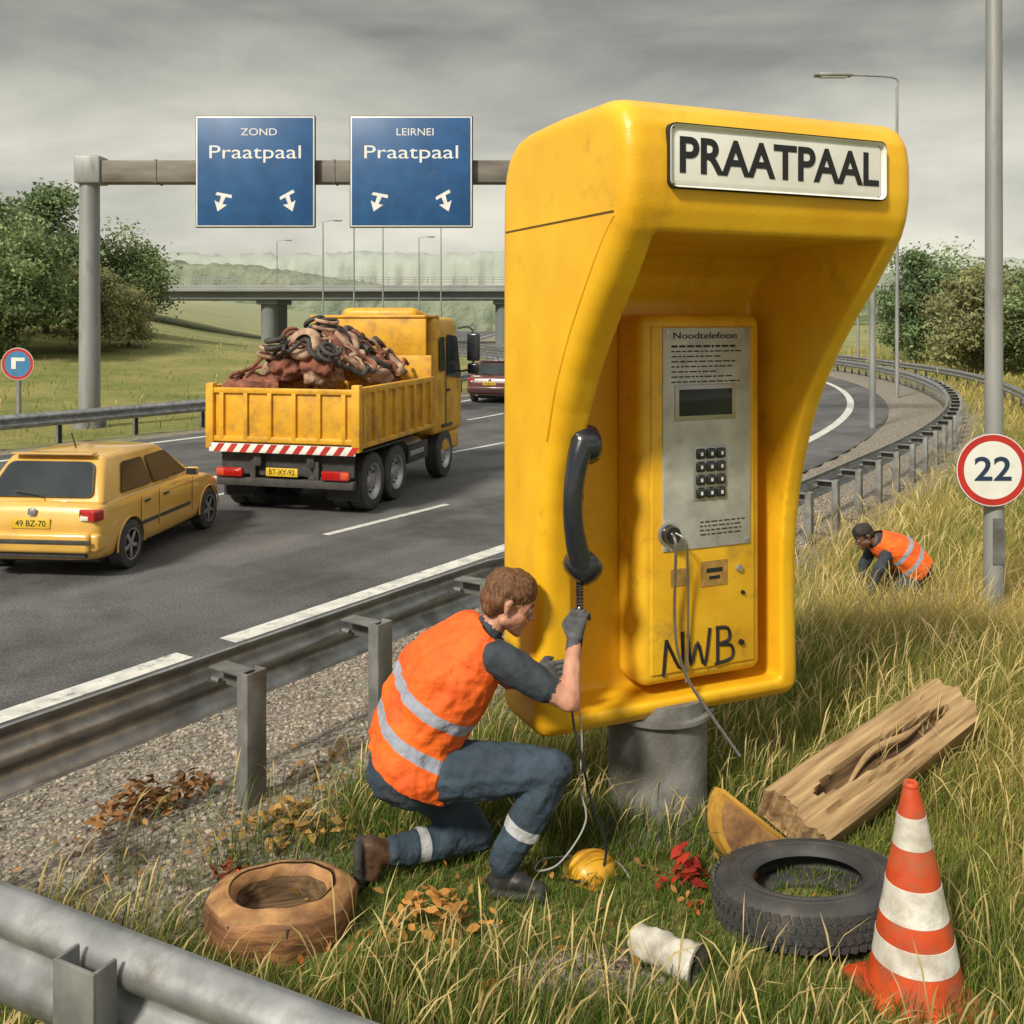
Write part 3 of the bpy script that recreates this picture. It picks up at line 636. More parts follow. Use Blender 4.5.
def make_car(name,loc,rz,paint,sc=(1,1,1)):
    c=root(name,loc,rz); c.scale=sc
    st=[(-.02,.60,.66,.36),(.0,.72,.70,.30),(.05,.79,.86,.24),(.14,.815,.905,.20),(.5,.835,.915,.19),(1.2,.845,.905,.19),(2.0,.845,.89,.19),(2.65,.835,.87,.19),(3.15,.81,.80,.19),(3.55,.75,.72,.2),(3.72,.66,.64,.24),(3.78,.52,.56,.3)]
    vs=[];fs=[]
    for y,w,zt,zb in st:
        zm=(zt+zb)/2
        half=[(w-.10,zb),(w-.02,zb+.07),(w,zm-.05),(w+.004,zm+.08),(w-.012,zt-.10),(w-.05,zt-.015),(w-.16,zt+.008)]
        ring=[(0,zb)]+half+[(0,zt+.02)]+[(-a,b) for a,b in half[::-1]]
        vs+=[(a,y,b) for a,b in ring]
    n=len(ring)
    for i in range(len(st)-1):
        for k in range(n): fs.append([i*n+k,i*n+(k+1)%n,(i+1)*n+(k+1)%n,(i+1)*n+k])
    fs.append(list(range(n))); fs.append([(len(st)-1)*n+k for k in range(n)][::-1])
    me=bpy.data.meshes.new('b'); me.from_pydata(vs,[],fs); bm=bmesh.new(); bm.from_mesh(me); bmesh.ops.recalc_face_normals(bm,faces=bm.faces); bm.to_mesh(me); bm.free()
    me.materials.append(paint); ob=bpy.data.objects.new('b',me); link(ob)
    su=ob.modifiers.new('s','SUBSURF'); su.levels=2; su.render_levels=2
    cm=MB(); WY=(.70,3.02); wr=.295
    for y in WY:
        cm.cyl((-1.2,y,wr),(1.2,y,wr),wr+.045,wr+.045,CHAS,40)
    co=cm.build('c'); bo=ob.modifiers.new('b','BOOLEAN'); bo.object=co; bo.operation='DIFFERENCE'; bo.solver='EXACT'
    m2=evalmesh(ob); bpy.data.objects.remove(ob); bpy.data.objects.remove(co)
    autosmooth(m2,32); link(bpy.data.objects.new('body_shell',m2),c)
    m=MB()
    for y in WY: m.box((1.25,.72,.55),(0,y,.42),CHAS)
    m.box((1.4,3.2,.12),(0,1.9,.26),CHAS)
    for y in WY:
        for s in(1,-1):
            m.tube([(s*.836,y+(wr+.045)*math.cos(a),wr+(wr+.045)*math.sin(a)) for a in np.linspace(-.1,math.pi+.1,18)],.012,paint,6,1)
    m.build('underbody',c)
    hv=hull([((s*.705,.20,.88),.06) for s in(1,-1)]+[((s*.67,2.72,.83),.06) for s in(1,-1)]+[((s*.51,.56,1.30),.10) for s in(1,-1)]+[((s*.51,1.88,1.285),.10) for s in(1,-1)]+[((s*.48,1.2,1.315),.10) for s in(1,-1)]+[((0,.60,1.318),.10),((0,1.2,1.34),.10),((0,1.85,1.305),.10)])
    m=MB(); m.add(hv[0],hv[1],paint); m.build('cabin',c,50)
    m=MB()
    bot=V((.763,0,.90)); top=V((.603,0,1.345)); nn=V((.94,0,.34)).normalized()*.012
    def sp(y,t,s): p=bot.lerp(top,t)+nn; return (s*p.x,y,p.z)
    for s in(1,-1):
        for (a,b,c_,d) in ((.60,1.36,1.34,.84),(1.46,2.42,1.98,1.44)):
            m.rquad([sp(a+.0,.08,s),sp(b,.08,s),sp(c_,.82,s),sp(d,.82,s)],.06,GLASS,CHAS,.022)
        for y in (.93,1.42,2.42):
            m.box((.004,.008,.46),(s*.846,y,.62),CHAS)
        m.box((.012,.9,.045),(s*.848,1.9,.50),CHAS,bev=.004); m.box((.012,.46,.045),(s*.846,1.16,.50),CHAS,bev=.004)
        for y in(1.10,1.62): m.box((.022,.13,.028),(s*.848,y,.76),CHAS,bev=.008)
        m.box((.17,.08,.11),(s*.90,2.30,.95),paint,bev=.03,seg=3); m.box((.14,.01,.085),(s*.90,2.258,.95),GLASS)
    def rp(x,t): b=V((0,.154,.919)); tt=V((0,.484,1.365)); p=b.lerp(tt,t)+V((0,-.80,.59))*.030; return (x,p.y,p.z)
    m.rquad([rp(-.62,.06),rp(.62,.06),rp(.50,.88),rp(-.50,.88)],.09,GLASS,CHAS,.025)
    m.rquad([(-.60,2.76,.90),(.60,2.76,.90),(.47,2.05,1.34),(-.47,2.05,1.34)],.08,GLASS)
    m.tube([(.05,.10,.95),(.02,.115,.985),(-.30,.145,1.02)],.009,CHAS,6,1)
    m.box((1.0,.14,.02),(0,.47,1.425),paint,bev=.008); m.box((.012,.012,.25),(0,.9,1.52),CHAS,rot=(.5,0,0))
    for s in(1,-1):
        m.box((.25,.16,.135),(s*.665,.075,.765),LAMPR,bev=.025,seg=3,rot=(0,0,-s*.35)); m.box((.10,.05,.05),(s*.63,.0,.735),LAMPW,bev=.01)
        m.box((.3,.05,.12),(s*.55,3.66,.60),LAMPW,bev=.02)
    m.box((1.42,.14,.24),(0,.0,.45),paint,bev=.05,seg=4); m.box((1.46,.02,.05),(0,-.072,.47),CHAS,bev=.006)
    m.box((1.30,.10,.08),(0,.03,.31),CHAS,bev=.02)
    for s in(1,-1): m.box((.16,.3,.22),(s*.72,.13,.45),paint,bev=.05,seg=4)
    m.box((.46,.02,.115),(0,-.02,.67),NUMY,bev=.004); m.box((.09,.022,.09),(0,.0,.80),CHROME,bev=.02)
    m.box((1.16,.012,.012),(0,.0,.60),CHAS); m.box((.010,.012,.2),(.56,.02,.70),CHAS); m.box((.010,.012,.2),(-.56,.02,.70),CHAS)
    m.cyl((-.45,-.02,.27),(-.45,.3,.27),.03,.03,CHROME,12)
    m.build('trim_and_glass',c,30,recalc=False)
    text('49 BZ-70',.36,.07,(0,-.0315,.67),(math.pi/2,0,0),INK,c,'plate_lettering',.0)
    m=MB()
    for y in WY:
        for s in(1,-1): wheel(m,s*.755,y,wr,.18,s)
    m.build('wheels',c,30)
    return c
make_car('car',(-5.16,10.75,-.40),math.radians(-6),CARY,(.95,.93,.92))
make_car('car',(-.75,33.5,-.40),math.radians(-16),CARD,(1,1,1))
tr=root('dump_truck',(-3.28,14.35,-.40),math.radians(-15))
hw=1.17; y1=3.05; zf,zt=1.02,1.80
m=MB()
m.box((2*hw-.1,y1,.08),(0,y1/2,zf),TRK,bev=.01)
for s in(1,-1):
    m.box((.05,y1,zt-zf),(s*(hw-.02),y1/2,(zf+zt)/2),TRK,bev=.01)
    m.box((.10,y1+.04,.09),(s*(hw),y1/2,zt),TRK,bev=.015); m.box((.09,y1,.08),(s*hw,y1/2,zf),TRK,bev=.015)
    for k in range(8): m.box((.08,.07,zt-zf-.06),(s*(hw+.018),.10+k*.40,(zf+zt)/2),TRK,bev=.012)
    m.box((.13,.13,.95),(s*(hw-.02),-.02,1.41),TRK,bev=.02)
m.box((2*hw,.05,zt-zf),(0,0,(zf+zt)/2),TRK,bev=.01); m.box((2*hw-.1,.09,.08),(0,-.02,zt-.02),TRK,bev=.015); m.box((2*hw-.1,.09,.08),(0,-.02,zf+.06),TRK,bev=.015)
for k in range(6): m.box((.07,.07,zt-zf-.1),(-.96+k*.384,-.035,(zf+zt)/2),TRK,bev=.012)
m.box((2*hw,.06,1.0),(0,y1,1.7),TRK,bev=.02); m.box((2*hw-.2,.75,.05),(0,y1+.32,2.86),TRK,bev=.02); m.box((2*hw-.2,.05,.7),(0,y1,2.5),TRK,bev=.02)
m.build('tipper_bed',tr)
m=MB()
m.box((2.30,.02,.125),(0,-.075,.955),WHITE,bev=.003)
for k in range(11):
    x=-1.08+k*.21; m.add([(x,-.088,.895),(x+.10,-.088,.895),(x+.19,-.088,1.015),(x+.09,-.088,1.015)],[[0,1,2,3]],RED)
m.build('chevron_board',tr)
m=MB()
for s in(1,-1): m.box((.12,4.4,.22),(s*.42,2.2,.80),CHAS,bev=.01)
m.box((2.2,.10,.12),(0,.02,.46),CHAS,bev=.015); m.box((2.1,.04,.35),(0,.12,.72),CHAS)
for s in(1,-1):
    m.box((.42,.06,.13),(s*.83,-.04,.60),LAMPR,bev=.015); m.box((.13,.065,.10),(s*.98,-.042,.60),CONER,bev=.01)
    m.box((.50,.02,.42),(s*.83,.22,.42),DARK); m.box((.08,.06,.35),(s*.5,.05,.6),CHAS)
    m.box((.03,.9,.30),(s*1.05,2.68,.62),CHAS,bev=.01)
    for k in range(2): m.box((.6,.9,.03),(s*.87,.72+k*.92,.92),CHAS,bev=.01)
m.box((.5,.02,.12),(0,-.045,.62),NUMY,bev=.004)
m.cyl((-.85,2.35,.62),(-.85,3.0,.62),.22,.22,CHROME,20); m.cyl((.85,2.3,.62),(.85,2.95,.62),.22,.22,CHROME,20)
m.build('chassis',tr)
text('BT-XY-92',.40,.075,(0,-.057,.62),(math.pi/2,0,0),INK,tr,'plate_lettering',.0)
m=MB()
for y in(.70,1.62):
    for s in(1,-1):
        wheel(m,s*.98,y,.43,.25,s,truck=True); wheel(m,s*.70,y,.43,.25,s,truck=True)
for s in(1,-1): wheel(m,s*.98,3.95,.43,.26,s,truck=True)
m.build('wheels',tr,30)
m=MB()
hv=hull([((s*1.04,3.42,.88),.08) for s in(1,-1)]+[((s*1.04,4.72,.88),.10) for s in(1,-1)]+[((s*1.04,4.74,1.8),.10) for s in(1,-1)]+[((s*.98,4.50,2.72),.12) for s in(1,-1)]+[((s*.98,3.5,2.74),.12) for s in(1,-1)])
m.add(hv[0],hv[1],TRK); hv=hull([((s*.6,3.6,2.9),.12) for s in(1,-1)]+[((s*.7,4.35,2.78),.08) for s in(1,-1)]); m.add(hv[0],hv[1],TRK)
m.box((2.2,.9,.35),(0,4.3,.62),TRK,bev=.06,seg=3); 
m.build('cab',tr,40)
m=MB()
for s in(1,-1):
    m.rquad([(s*1.148,3.95,1.80),(s*1.148,4.72,1.72),(s*1.128,4.55,2.50),(s*1.128,3.95,2.55)],.08,GLASS)
    m.rquad([(s*1.148,3.55,1.9),(s*1.148,3.82,1.9),(s*1.132,3.82,2.5),(s*1.132,3.55,2.5)],.05,GLASS)
    m.box((.012,.02,1.4),(s*1.142,3.88,1.6),CHAS); m.box((.03,.16,.04),(s*1.15,4.0,1.55),CHAS,bev=.01)
    m.tube([(s*1.1,4.7,2.65),(s*1.35,4.78,2.62),(s*1.36,4.78,1.95),(s*1.12,4.72,1.85)],.02,CHAS,8,3)
    m.box((.24,.12,.52),(s*1.38,4.76,2.30),BLACK,bev=.04,seg=3); m.box((.22,.12,.20),(s*1.38,4.76,1.90),BLACK,bev=.04,seg=3)
    m.box((.12,.55,.06),(s*1.10,3.95,.93),CHAS,bev=.02)
    m.box((.25,.06,.16),(s*.85,4.86,.75),LAMPW,bev=.02)
m.quad([(-1.0,4.853,1.75),(1.0,4.853,1.75),(.93,4.64,2.66),(-.93,4.64,2.66)],GLASS)
m.box((1.5,.02,.5),(0,4.85,1.2),CHAS,bev=.01)
m.build('cab_glass_and_mirrors',tr,30)
rr=random.Random(11); parts=[]
for k in range(26):
    x=rr.uniform(-.85,.85); y=rr.uniform(.25,2.8); z=1.75+.72*math.exp(-((x-.1)/.75)**2)*(.55+.45*math.exp(-((y-1.5)/1.2)**2))
    d=V((rr.uniform(-1,1),rr.uniform(-1,1),rr.uniform(-.4,.4)))*.28
    parts.append(([((x,y,z-.16),rr.uniform(.18,.28)),(V((x,y,z-.16))+d,rr.uniform(.10,.18))],rr.choice([0,0,1])))
parts.append(([((-1.0,.15,1.75),.14),((-.3,.2,1.85),.12),((-1.0,1.0,1.8),.14)],0))
organic('cargo_sheets',parts,[CLOTHR,CLOTHT],.03,2,tr,noise_amp=.24,nscale=.16)
m=MB()
def hz(x,y): return 1.84+.74*math.exp(-((x-.1)/.72)**2)*(.6+.4*math.exp(-((y-1.5)/1.2)**2))
for k in range(46):
    x=rr.uniform(-.75,.8); y=rr.uniform(.1,2.2); pts=[]
    a=rr.uniform(0,6.28)
    for j in range(8):
        xx=max(-1.05,min(1.05,x)); z=hz(xx,y)+rr.uniform(-.03,.14)
        pts.append((xx,y,z)); a+=rr.uniform(-1.4,1.4); x+=math.cos(a)*.17; y+=math.sin(a)*.17; y=max(.0,min(2.9,y))
    m.tube(pts,rr.choice([.02,.03,.04,.06]),rr.choice([CLOTHT,CLOTHR,CLOTHR,CLOTHT,CHAS]),10,4)
for k in range(9):   # coiled hoses and an old tyre in the load
    x=rr.uniform(-.6,.6); y=rr.uniform(.15,1.6); R0=rr.uniform(.11,.2); T=Matrix.Translation((x,y,hz(x,y)+.06))@Matrix.Rotation(rr.uniform(-.9,.9),4,'X')@Matrix.Rotation(rr.uniform(-.7,.7),4,'Y')
    m.tube([T@V((R0*(1-.04*i/6)*math.cos(i*.7),R0*(1-.04*i/6)*math.sin(i*.7),.012*i)) for i in range(20)],rr.choice([.03,.04]),rr.choice([CLOTHT,CLOTHR,CHAS]),10,2)
T=Matrix.Translation((.15,.35,hz(.15,.35)+.05))@Matrix.Rotation(1.0,4,'X')
m.lathe([(.13,-.06),(.22,-.07),(.26,-.03),(.26,.03),(.22,.07),(.13,.06)],T,CLOTHT,28)
m.build('cargo_hoses',tr,60)
# ------------------------------------------------------------------ gantry, signs, lamps
GXX=-10.98
g=root('sign_gantry',(GXX,26,gz(GXX,26)))
m=MB(); BZ=6.62
m.cyl((0,0,-.2),(0,0,7.02),.27,.25,POLE,24); m.box((.68,.66,.72),(0.05,0,BZ+.05),POLE,bev=.06); m.cyl((0,0,-.1),(0,0,.25),.45,.38,CONC,24)
m.box((20.2,.5,.58),(10.3,0,BZ),BEAMM,bev=.04)
for k in range(9): m.box((.05,.54,.62),(1.8+k*2.3,0,BZ),BEAMM,bev=.01)
m.cyl((20.35,0,-.2),(20.35,0,6.95),.085,.08,POLE,20)
m.build('frame',g)
def dirsign(x0,x1,z0,z1,t1,t2):
    m=MB(); cx_=(x0+x1)/2; cz_=(z0+z1)/2; w=x1-x0; h=z1-z0
    m.box((w,.08,h),(cx_,-.42,cz_),CHAS,bev=.03); m.box((w-.05,.03,h-.05),(cx_,-.465,cz_),WHITE,bev=.01); m.box((w-.12,.03,h-.12),(cx_,-.475,cz_),BLUE,bev=.01)
    for s in(-.8,.8): m.box((.10,.2,h*.7),(cx_+s,-.32,cz_),CHAS)
    for s in(-.88,.88):
        T=Matrix.Translation((cx_+s,-.495,z0+.62))@Matrix.Rotation(.35*(-1 if s>0 else 1),4,'Y')
        m.add([T@V(p) for p in((-.05,0,.25),(.07,0,.25),(.05,0,0),(.17,0,.02),(0,0,-.22),(-.17,0,.02),(-.04,0,0))],[[0,1,2,3,4,5,6]],WHITE)
        m.add([T@V(p) for p in((-.20,.002,.16),(.22,.002,.22),(.2,.002,.30),(-.18,.002,.24))],[[0,1,2,3]],WHITE)
    m.build('direction_panel',g)
    text(t2,w*.76,.44,(cx_,-.492,cz_+.48),(math.pi/2,0,0),WHITE,g,'panel_text',.0)
    text(t1,w*.30,.18,(cx_+.1,-.492,cz_+1.0),(math.pi/2,0,0),WHITE,g,'panel_text',.0)
gzz=gz(GXX,26)
zz=lambda py:2.4-(py-320)*.0256-gzz
xx=lambda px:(px-512)*.0256-GXX
dirsign(xx(196),xx(316),zz(228),zz(116),'ZOND','Praatpaal'); dirsign(xx(350),xx(473),zz(228),zz(116),'LEIRNEI','Praatpaal')
x,y=4.24,8.8; z=gz(x,y)
ls=root('street_lamp',(x,y,z)); m=MB(); m.cyl((0,0,-.1),(0,0,1.2),.088,.085,POLE,24); m.cyl((0,0,1.2),(0,0,8.6),.078,.06,POLE,24); m.tube([(0,0,8.55),(-.02,.0,8.9),(-.5,.1,9.1),(-1.4,.2,9.15)],.045,POLE,12,6); m.box((.7,.25,.12),(-1.6,.22,9.14),POLE,bev=.04,seg=3)
m.box((.10,.01,.4),(0,-.090,.8),GALVD); m.build('column_and_luminaire',ls)
def round_sign(name,loc,r,face,ring,txt,pole,mat_t):
    s=root(name,loc); m=MB(); T=Matrix.Rotation(math.pi/2,4,'X')
    m.lathe([(0,-.012),(r,-.012),(r+.008,.0),(r,.006),(0,.006)],T,GALVD,48)
    m.lathe([(r*.975,.0075),(r*.975,.0085),(r*.80,.0085),(r*.80,.0075)],T,ring,48,closed=True)
    m.lathe([(r*.80,.0068),(r*.80,.0078),(0,.0078)],T,face,48)
    m.lathe([(r*1.0,.0065),(r*1.0,.0072),(r*.975,.0072)],T,WHITE,48)
    m.box((.16,.03,.04),(0,.02,.1),GALVD); m.box((.16,.03,.04),(0,.02,-.1),GALVD)
    m.build('disc',s); 
    if txt: text(txt,r*1.02,r*.66,(0,-.0105,0),(math.pi/2,0,0),mat_t,s,'numerals',.015)
    return s
NAVY=M('numeral_navy',(.02,.04,.09),rough=.5)
rs=round_sign('speed_limit_sign',(4.17,8.68,2.4-.150*8.68),.315,WHITE,RED,'22',0,NAVY)
lx,ly=-12.85,26.; rs2=round_sign('traffic_sign',(lx,ly,2.4-.044*26),.42,SBLUE,RED,'',0,NAVY)
m=MB(); m.cyl((0,.06,gz(lx,ly)-(2.4-.044*26)-.1),(0,.06,.3),.06,.06,POLE,14)
m.box((.12,.01,.3),(-.1,-.012,.02),WHITE); m.box((.28,.01,.09),(.05,-.013,.12),WHITE); m.build('post',rs2)
def lamp(px,base_d,h,arm,r_=.09,dirx=-1):
    x=(px-512)/1000*base_d; z=gz(x,base_d); s=root('street_lamp',(x,base_d,z)); m=MB()
    m.cyl((0,0,-.2),(0,0,h-.4),r_,r_*.6,POLE,12)
    if arm:
        m.tube([(0,0,h-.5),(dirx*.05,0,h-.1),(dirx*arm*.4,0,h),(dirx*arm*.7,0,h+.02)],.04,POLE,10,5); m.box((arm*.5,.35,.13),(dirx*arm*.85,0,h+.02),POLE,bev=.05,seg=3); m.box((arm*.35,.25,.05),(dirx*arm*.85,0,h-.055),LAMPW,bev=.01)
    m.build('column_and_luminaire',s)
lamp(897,36,11.6,2.7,.075)
for px,d,h in((858,62,8),(871,75,11),(323,92,12),(354,84,11),(383,96,12),(419,110,12),(441,104,13),(277,118,12.)): lamp(px,d,h,1.6,.09,1 if px<500 else -1)
# ------------------------------------------------------------------ motorway bridge
br=root('motorway_bridge',(0,120,0)); m=MB()
BC=M('bridge_concrete',(.30,.315,.31),(.23,.24,.24),rough=.85,scale=.3,stretch=(1,1,3),dirt=(.18,.185,.18),dscale=.5)
BCD=M('bridge_concrete_dark',(.14,.155,.155),(.18,.195,.195),rough=.85,scale=.3)
HZS=M('bridge_railing_steel',(.32,.33,.33),rough=.7)
m.box((122,9,.9),(0,0,5.25),BCD); m.box((122,10.5,.45),(0,0,5.90),BC,bev=.05); m.box((122,.3,.3),(0,-5.1,6.25),BC,bev=.04)
for x_ in(-46,-28.5,-1,22,52):
    for yy in(-2.6,2.6): m.cyl((x_,yy,-1.5),(x_,yy,4.8),.95,.95,BCD,16)
    m.box((2.4,8.,.6),(x_,0,4.55),BCD,bev=.1)
for k in range(82): m.box((.08,.08,.9),(-60.7+k*1.5,-5.1,6.85),HZS)
for z_ in(6.75,7.05,7.32): m.box((122,.07,.07),(0,-5.16,z_),HZS)
for s in(-1,1): m.box((6,11,7.),(s*61,0,2.3),BC,bev=.2)
m.build('deck_and_piers',br)
m=MB()
for s in(-1,1):
    vs=[];n=20
    for i in range(n+1):
        for j in range(9):
            x_=s*(57+i*9); v_=(j-4)/4; z_=5.9*(1-max(0,abs(v_)-.25)/.75)
            vs.append((x_, v_*24, z_*(.0 if i==0 and abs(v_)>.3 else 1)-1+.3*math.sin(i*1.3+j)))
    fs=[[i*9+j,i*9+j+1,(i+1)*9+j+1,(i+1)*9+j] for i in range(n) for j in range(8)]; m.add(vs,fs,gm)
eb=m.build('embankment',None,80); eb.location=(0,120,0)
# ------------------------------------------------------------------ small objects
x,y=1.435,3.55; c=root('traffic_cone',(x,y,gz(x,y)+.005)); c.scale=(1.12,1.12,.97); m=MB()
m.box((.335,.335,.03),(0,0,.015),CONER,bev=.012)
def rc(z): return float(np.interp(z,[.035,.77],[.150,.024]))+.0015*math.sin(z*30)
bands=[(.03,.15,CONER),(.15,.235,CONEW),(.235,.31,CONER),(.31,.43,CONEW),(.43,.56,CONER),(.56,.67,CONEW),(.67,.77,CONER)]
for a_,b_,mm in bands:
    e=.0015 if mm is CONEW else 0
    m.lathe([(rc(a_),a_)]+[(rc(z_)+e,z_) for z_ in np.linspace(a_+.001,b_-.001,5)]+[(rc(b_),b_)],Matrix.Identity(4),mm,40)
m.lathe([(.160,.03),(.156,.045),(.145,.05)],Matrix.Identity(4),CONER,32); m.lathe([(.024,.77),(.026,.775),(.021,.785),(.010,.783),(.008,.76)],Matrix.Identity(4),CONER,32)
o=m.build('cone_body',c,50); c.rotation_euler=(0,-.03,.25)
c=root('car_tyre',(1.20,4.02,.005)); c.rotation_euler=(-.10,-.03,.2); c.scale=(1.08,.96,.82); m=MB(); R=.355
tp=[(.205,.02),(.235,.0),(.30,.0),(.335,.018),(.352,.05),(.356,.11),(.352,.17),(.335,.202),(.30,.22),(.235,.218),(.205,.195),(.20,.18),(.22,.165),(.30,.15),(.32,.11),(.30,.07),(.22,.055),(.20,.04)]
m.lathe(tp,Matrix.Identity(4),TYRE,64,closed=True)
for i in range(64):
    for k,z in enumerate((.045,.085,.135,.175)):
        a=(i+(.5 if k%2 else 0))*2*math.pi/64; T=Matrix.Rotation(a,4,'Z'); m.box((.012,.024,.030),(.357 if 0<k<3 else .353,0,z),TYRE,T=T,rot=(.3 if k%2 else -.3,0,0))
m.lathe([(.245,.2205),(.25,.225),(.262,.225),(.266,.2205)],Matrix.Identity(4),TYRE,64); m.lathe([(.29,.221),(.294,.224),(.298,.2205)],Matrix.Identity(4),TYRE,64)
m.build('tread_and_sidewalls',c,40)
c=root('wooden_cable_drum_ring',(-.915,3.96,.0)); c.rotation_euler=(-.05,.03,.3); c.scale=(.97,.88,.70); m=MB()
n=64
def octr(a,r_): k=math.pi/4; return .3*r_+.7*r_*math.cos(k/2)/math.cos(((a)%k)-k/2)
rings=[('o',.295,-.05,WOODR),('o',.30,.02,WOODR),('o',.308,.10,WOODR),('o',.312,.165,WOODR),('o',.300,.192,WOODR),('c',.262,.205,RIMW),('c',.245,.225,RIMW),('c',.225,.232,RIMW),('c',.205,.226,RIMW),('c',.19,.205,RIMW),('c',.182,.17,RIMW),('c',.175,.05,WOODD)]
vs=[]
for kind,r_,z,_ in rings:
    for i in range(n):
        a=2*math.pi*i/n; q_=octr(a,r_) if kind=='o' else r_; q_*=1+.012*math.sin(5*a+1)+.006*math.sin(11*a+z*20); vs.append((q_*math.cos(a),q_*math.sin(a),z+.006*math.sin(3*a)+.003*math.sin(9*a)))
for j in range(len(rings)-1):
    fs=[[i,(i+1)%n,n+(i+1)%n,n+i] for i in range(n)]; m.add(vs[j*n:(j+2)*n],fs,rings[j+1][3])
m.add([(.178*math.cos(2*math.pi*i/32),.178*math.sin(2*math.pi*i/32),.06) for i in range(32)],[list(range(32))],WOODD)
for i in range(8):
    a=i*math.pi/4; m.cyl((.288*math.cos(a),.288*math.sin(a),.0),(.306*math.cos(a),.306*math.sin(a),.18),.006,.006,CHAS,6)
o=m.build('ring',c,45)
bm=bmesh.new(); bm.from_mesh(o.data); bmesh.ops.remove_doubles(bm,verts=bm.verts,dist=.0001); bm.to_mesh(o.data); bm.free()
c=root('broken_timber',(1.25,4.55,.05)); m=MB(); Ln,Wd,Th=1.36,.33,.17; NXn,NYn=90,26
def tz(u,v):
    ctr=.10*math.sin(u*5+.5); lens=max(0,1-((u-.52)/.40)**2)**.6; hw_=.34*lens+1e-4; e=abs(v-ctr)/hw_
    d=.075*max(0,1-e**4) if (e<1 and lens>0) else 0
    ctr2=-.55+.1*math.sin(u*7); l2=max(0,1-((u-.35)/.28)**2)**.6; e2=abs(v-ctr2)/(.10*l2+1e-4); d2=.03*max(0,1-e2**2) if (e2<1 and l2>0) else 0
    return Th-d-d2+.003*math.sin(v*27+u*3)+.003*math.sin(v*61+u*5)-.02*abs(v)**8
def wv_(u): return Wd/2*(1-.10*u+.03*math.sin(u*6))
def endx(u,v): return u*Ln+((.02*math.sin(v*5)+.012*math.sin(v*19)) if u==0. else (.05*math.cos(v*1.6)+.02*math.sin(v*9) if u==1. else 0))
vs=[];fs=[]
for i in range(NXn+1):
    for j in range(NYn+1):
        u=i/NXn; v=j/NYn*2-1; vs.append((endx(u,v),v*wv_(u),tz(u,v)))
for i in range(NXn):
    for j in range(NYn): k=i*(NYn+1)+j; fs.append([k,k+NYn+1,k+NYn+2,k+1])
dark=[f for f in fs if sum(vs[q_][2] for q_ in f)/4<Th-.035]; light=[f for f in fs if not sum(vs[q_][2] for q_ in f)/4<Th-.035]
m.add(vs,light,WOOD); m.add(vs,dark,WOODD)
bl=[]
for i in range(NXn+1):
    for sgn in(-1,1):
        u=i/NXn; bl+=[(endx(u,sgn),sgn*wv_(u),tz(u,sgn)),(endx(u,sgn),sgn*wv_(u)*.97,0)]
sf=[]
for i in range(NXn):
    a=i*4; sf.append([a,a+4,a+5,a+1]); sf.append([a+2,a+3,a+7,a+6]); sf.append([a+1,a+5,a+7,a+3])
m.add(bl,sf,WOOD)
for i in(0,NXn):
    tv=[vs[i*(NYn+1)+j] for j in range(NYn+1)]; bv_=[(p[0],p[1]*.97,0) for p in tv]
    m.add(tv+bv_,[[j,j+1,NYn+2+j,NYn+1+j] for j in range(NYn)],WOOD)
m.tube([(.38,-.02,.10),(.62,.03,.145),(.86,.0,.15),(1.05,.01,.12)],lambda t:.022*(1-.7*abs(2*t-1)),WOOD,8,5)
m.build('hewn_beam',c,40); c.rotation_euler=(math.radians(26),math.radians(-9),math.radians(37))
c=root('broken_board',(1.085,4.42,.185)); m=MB(); n=26; Rb=.215
pr=[(Rb*math.cos(a),Rb*.92*math.sin(a)) for a in np.linspace(math.pi,2*math.pi,n)]
k=len(pr); vs=[(x_,0,z_) for x_,z_ in pr]+[(x_,.075,z_) for x_,z_ in pr]
m.add(vs,[list(range(k)),list(range(k,2*k))[::-1]]+[[i,(i+1)%k,k+(i+1)%k,k+i] for i in range(k)],WOODY)
m.add([(x_*.86,-.004,z_*.84-.008) for x_,z_ in pr],[list(range(k))],RIMW)
m.box((.43,.085,.022),(0,.037,.008),WOODY,bev=.006)
m.build('half_disc',c,30)
c.rotation_euler=(math.radians(-18),math.radians(40),math.radians(10))
c=root('crumpled_can',(.465,3.77,.07)); c.scale=(.95,.95,.95); m=MB(); vs=[];fs=[];N=14;n=28
for i in range(N+1):
    for j in range(n):
        a=2*math.pi*j/n; R_=.062+.014*i/N+.005*math.sin(3*a+i*.9)+.003*math.sin(7*a-i*1.7); vs.append((i*.019,R_*math.cos(a),R_*math.sin(a)*.92))
for i in range(N):
    for j in range(n): fs.append([i*n+j,i*n+(j+1)%n,(i+1)*n+(j+1)%n,(i+1)*n+j])
fs.append(list(range(n))); m.add(vs,fs,CANM); ob=m.build('shell',c,50); so=ob.modifiers.new('s','SOLIDIFY'); so.thickness=.006; so.offset=-1; c.rotation_euler=(0,.04,-.62)
m=MB(); m.lathe([(.079,0),(.084,.004),(.079,.009),(.070,.005)],Matrix.Translation((.264,0,0))@Matrix.Rotation(math.pi/2,4,'Y'),CHROME,28); m.lathe([(.066,-.03),(0,-.032)],Matrix.Translation((.264,0,0))@Matrix.Rotation(math.pi/2,4,'Y'),CHAS,28); m.build('rim',c)
c=root('hard_hat',(.345,4.32,.01)); c.scale=(.78,.78,.62); m=MB()
m.lathe([(.150,.0),(.152,.008),(.125,.012),(.122,.05),(.105,.095),(.07,.125),(.03,.137),(0,.139)],Matrix.Scale(1.12,4,(1,0,0)),HAT,36)
for yy in(-.035,0,.035):
    pts=[(.13*math.cos(a)*1.02,yy,.015+.128*math.sin(a)) for a in np.linspace(.15,math.pi-.15,12)]; m.tube(pts,.009,HAT,8,1)
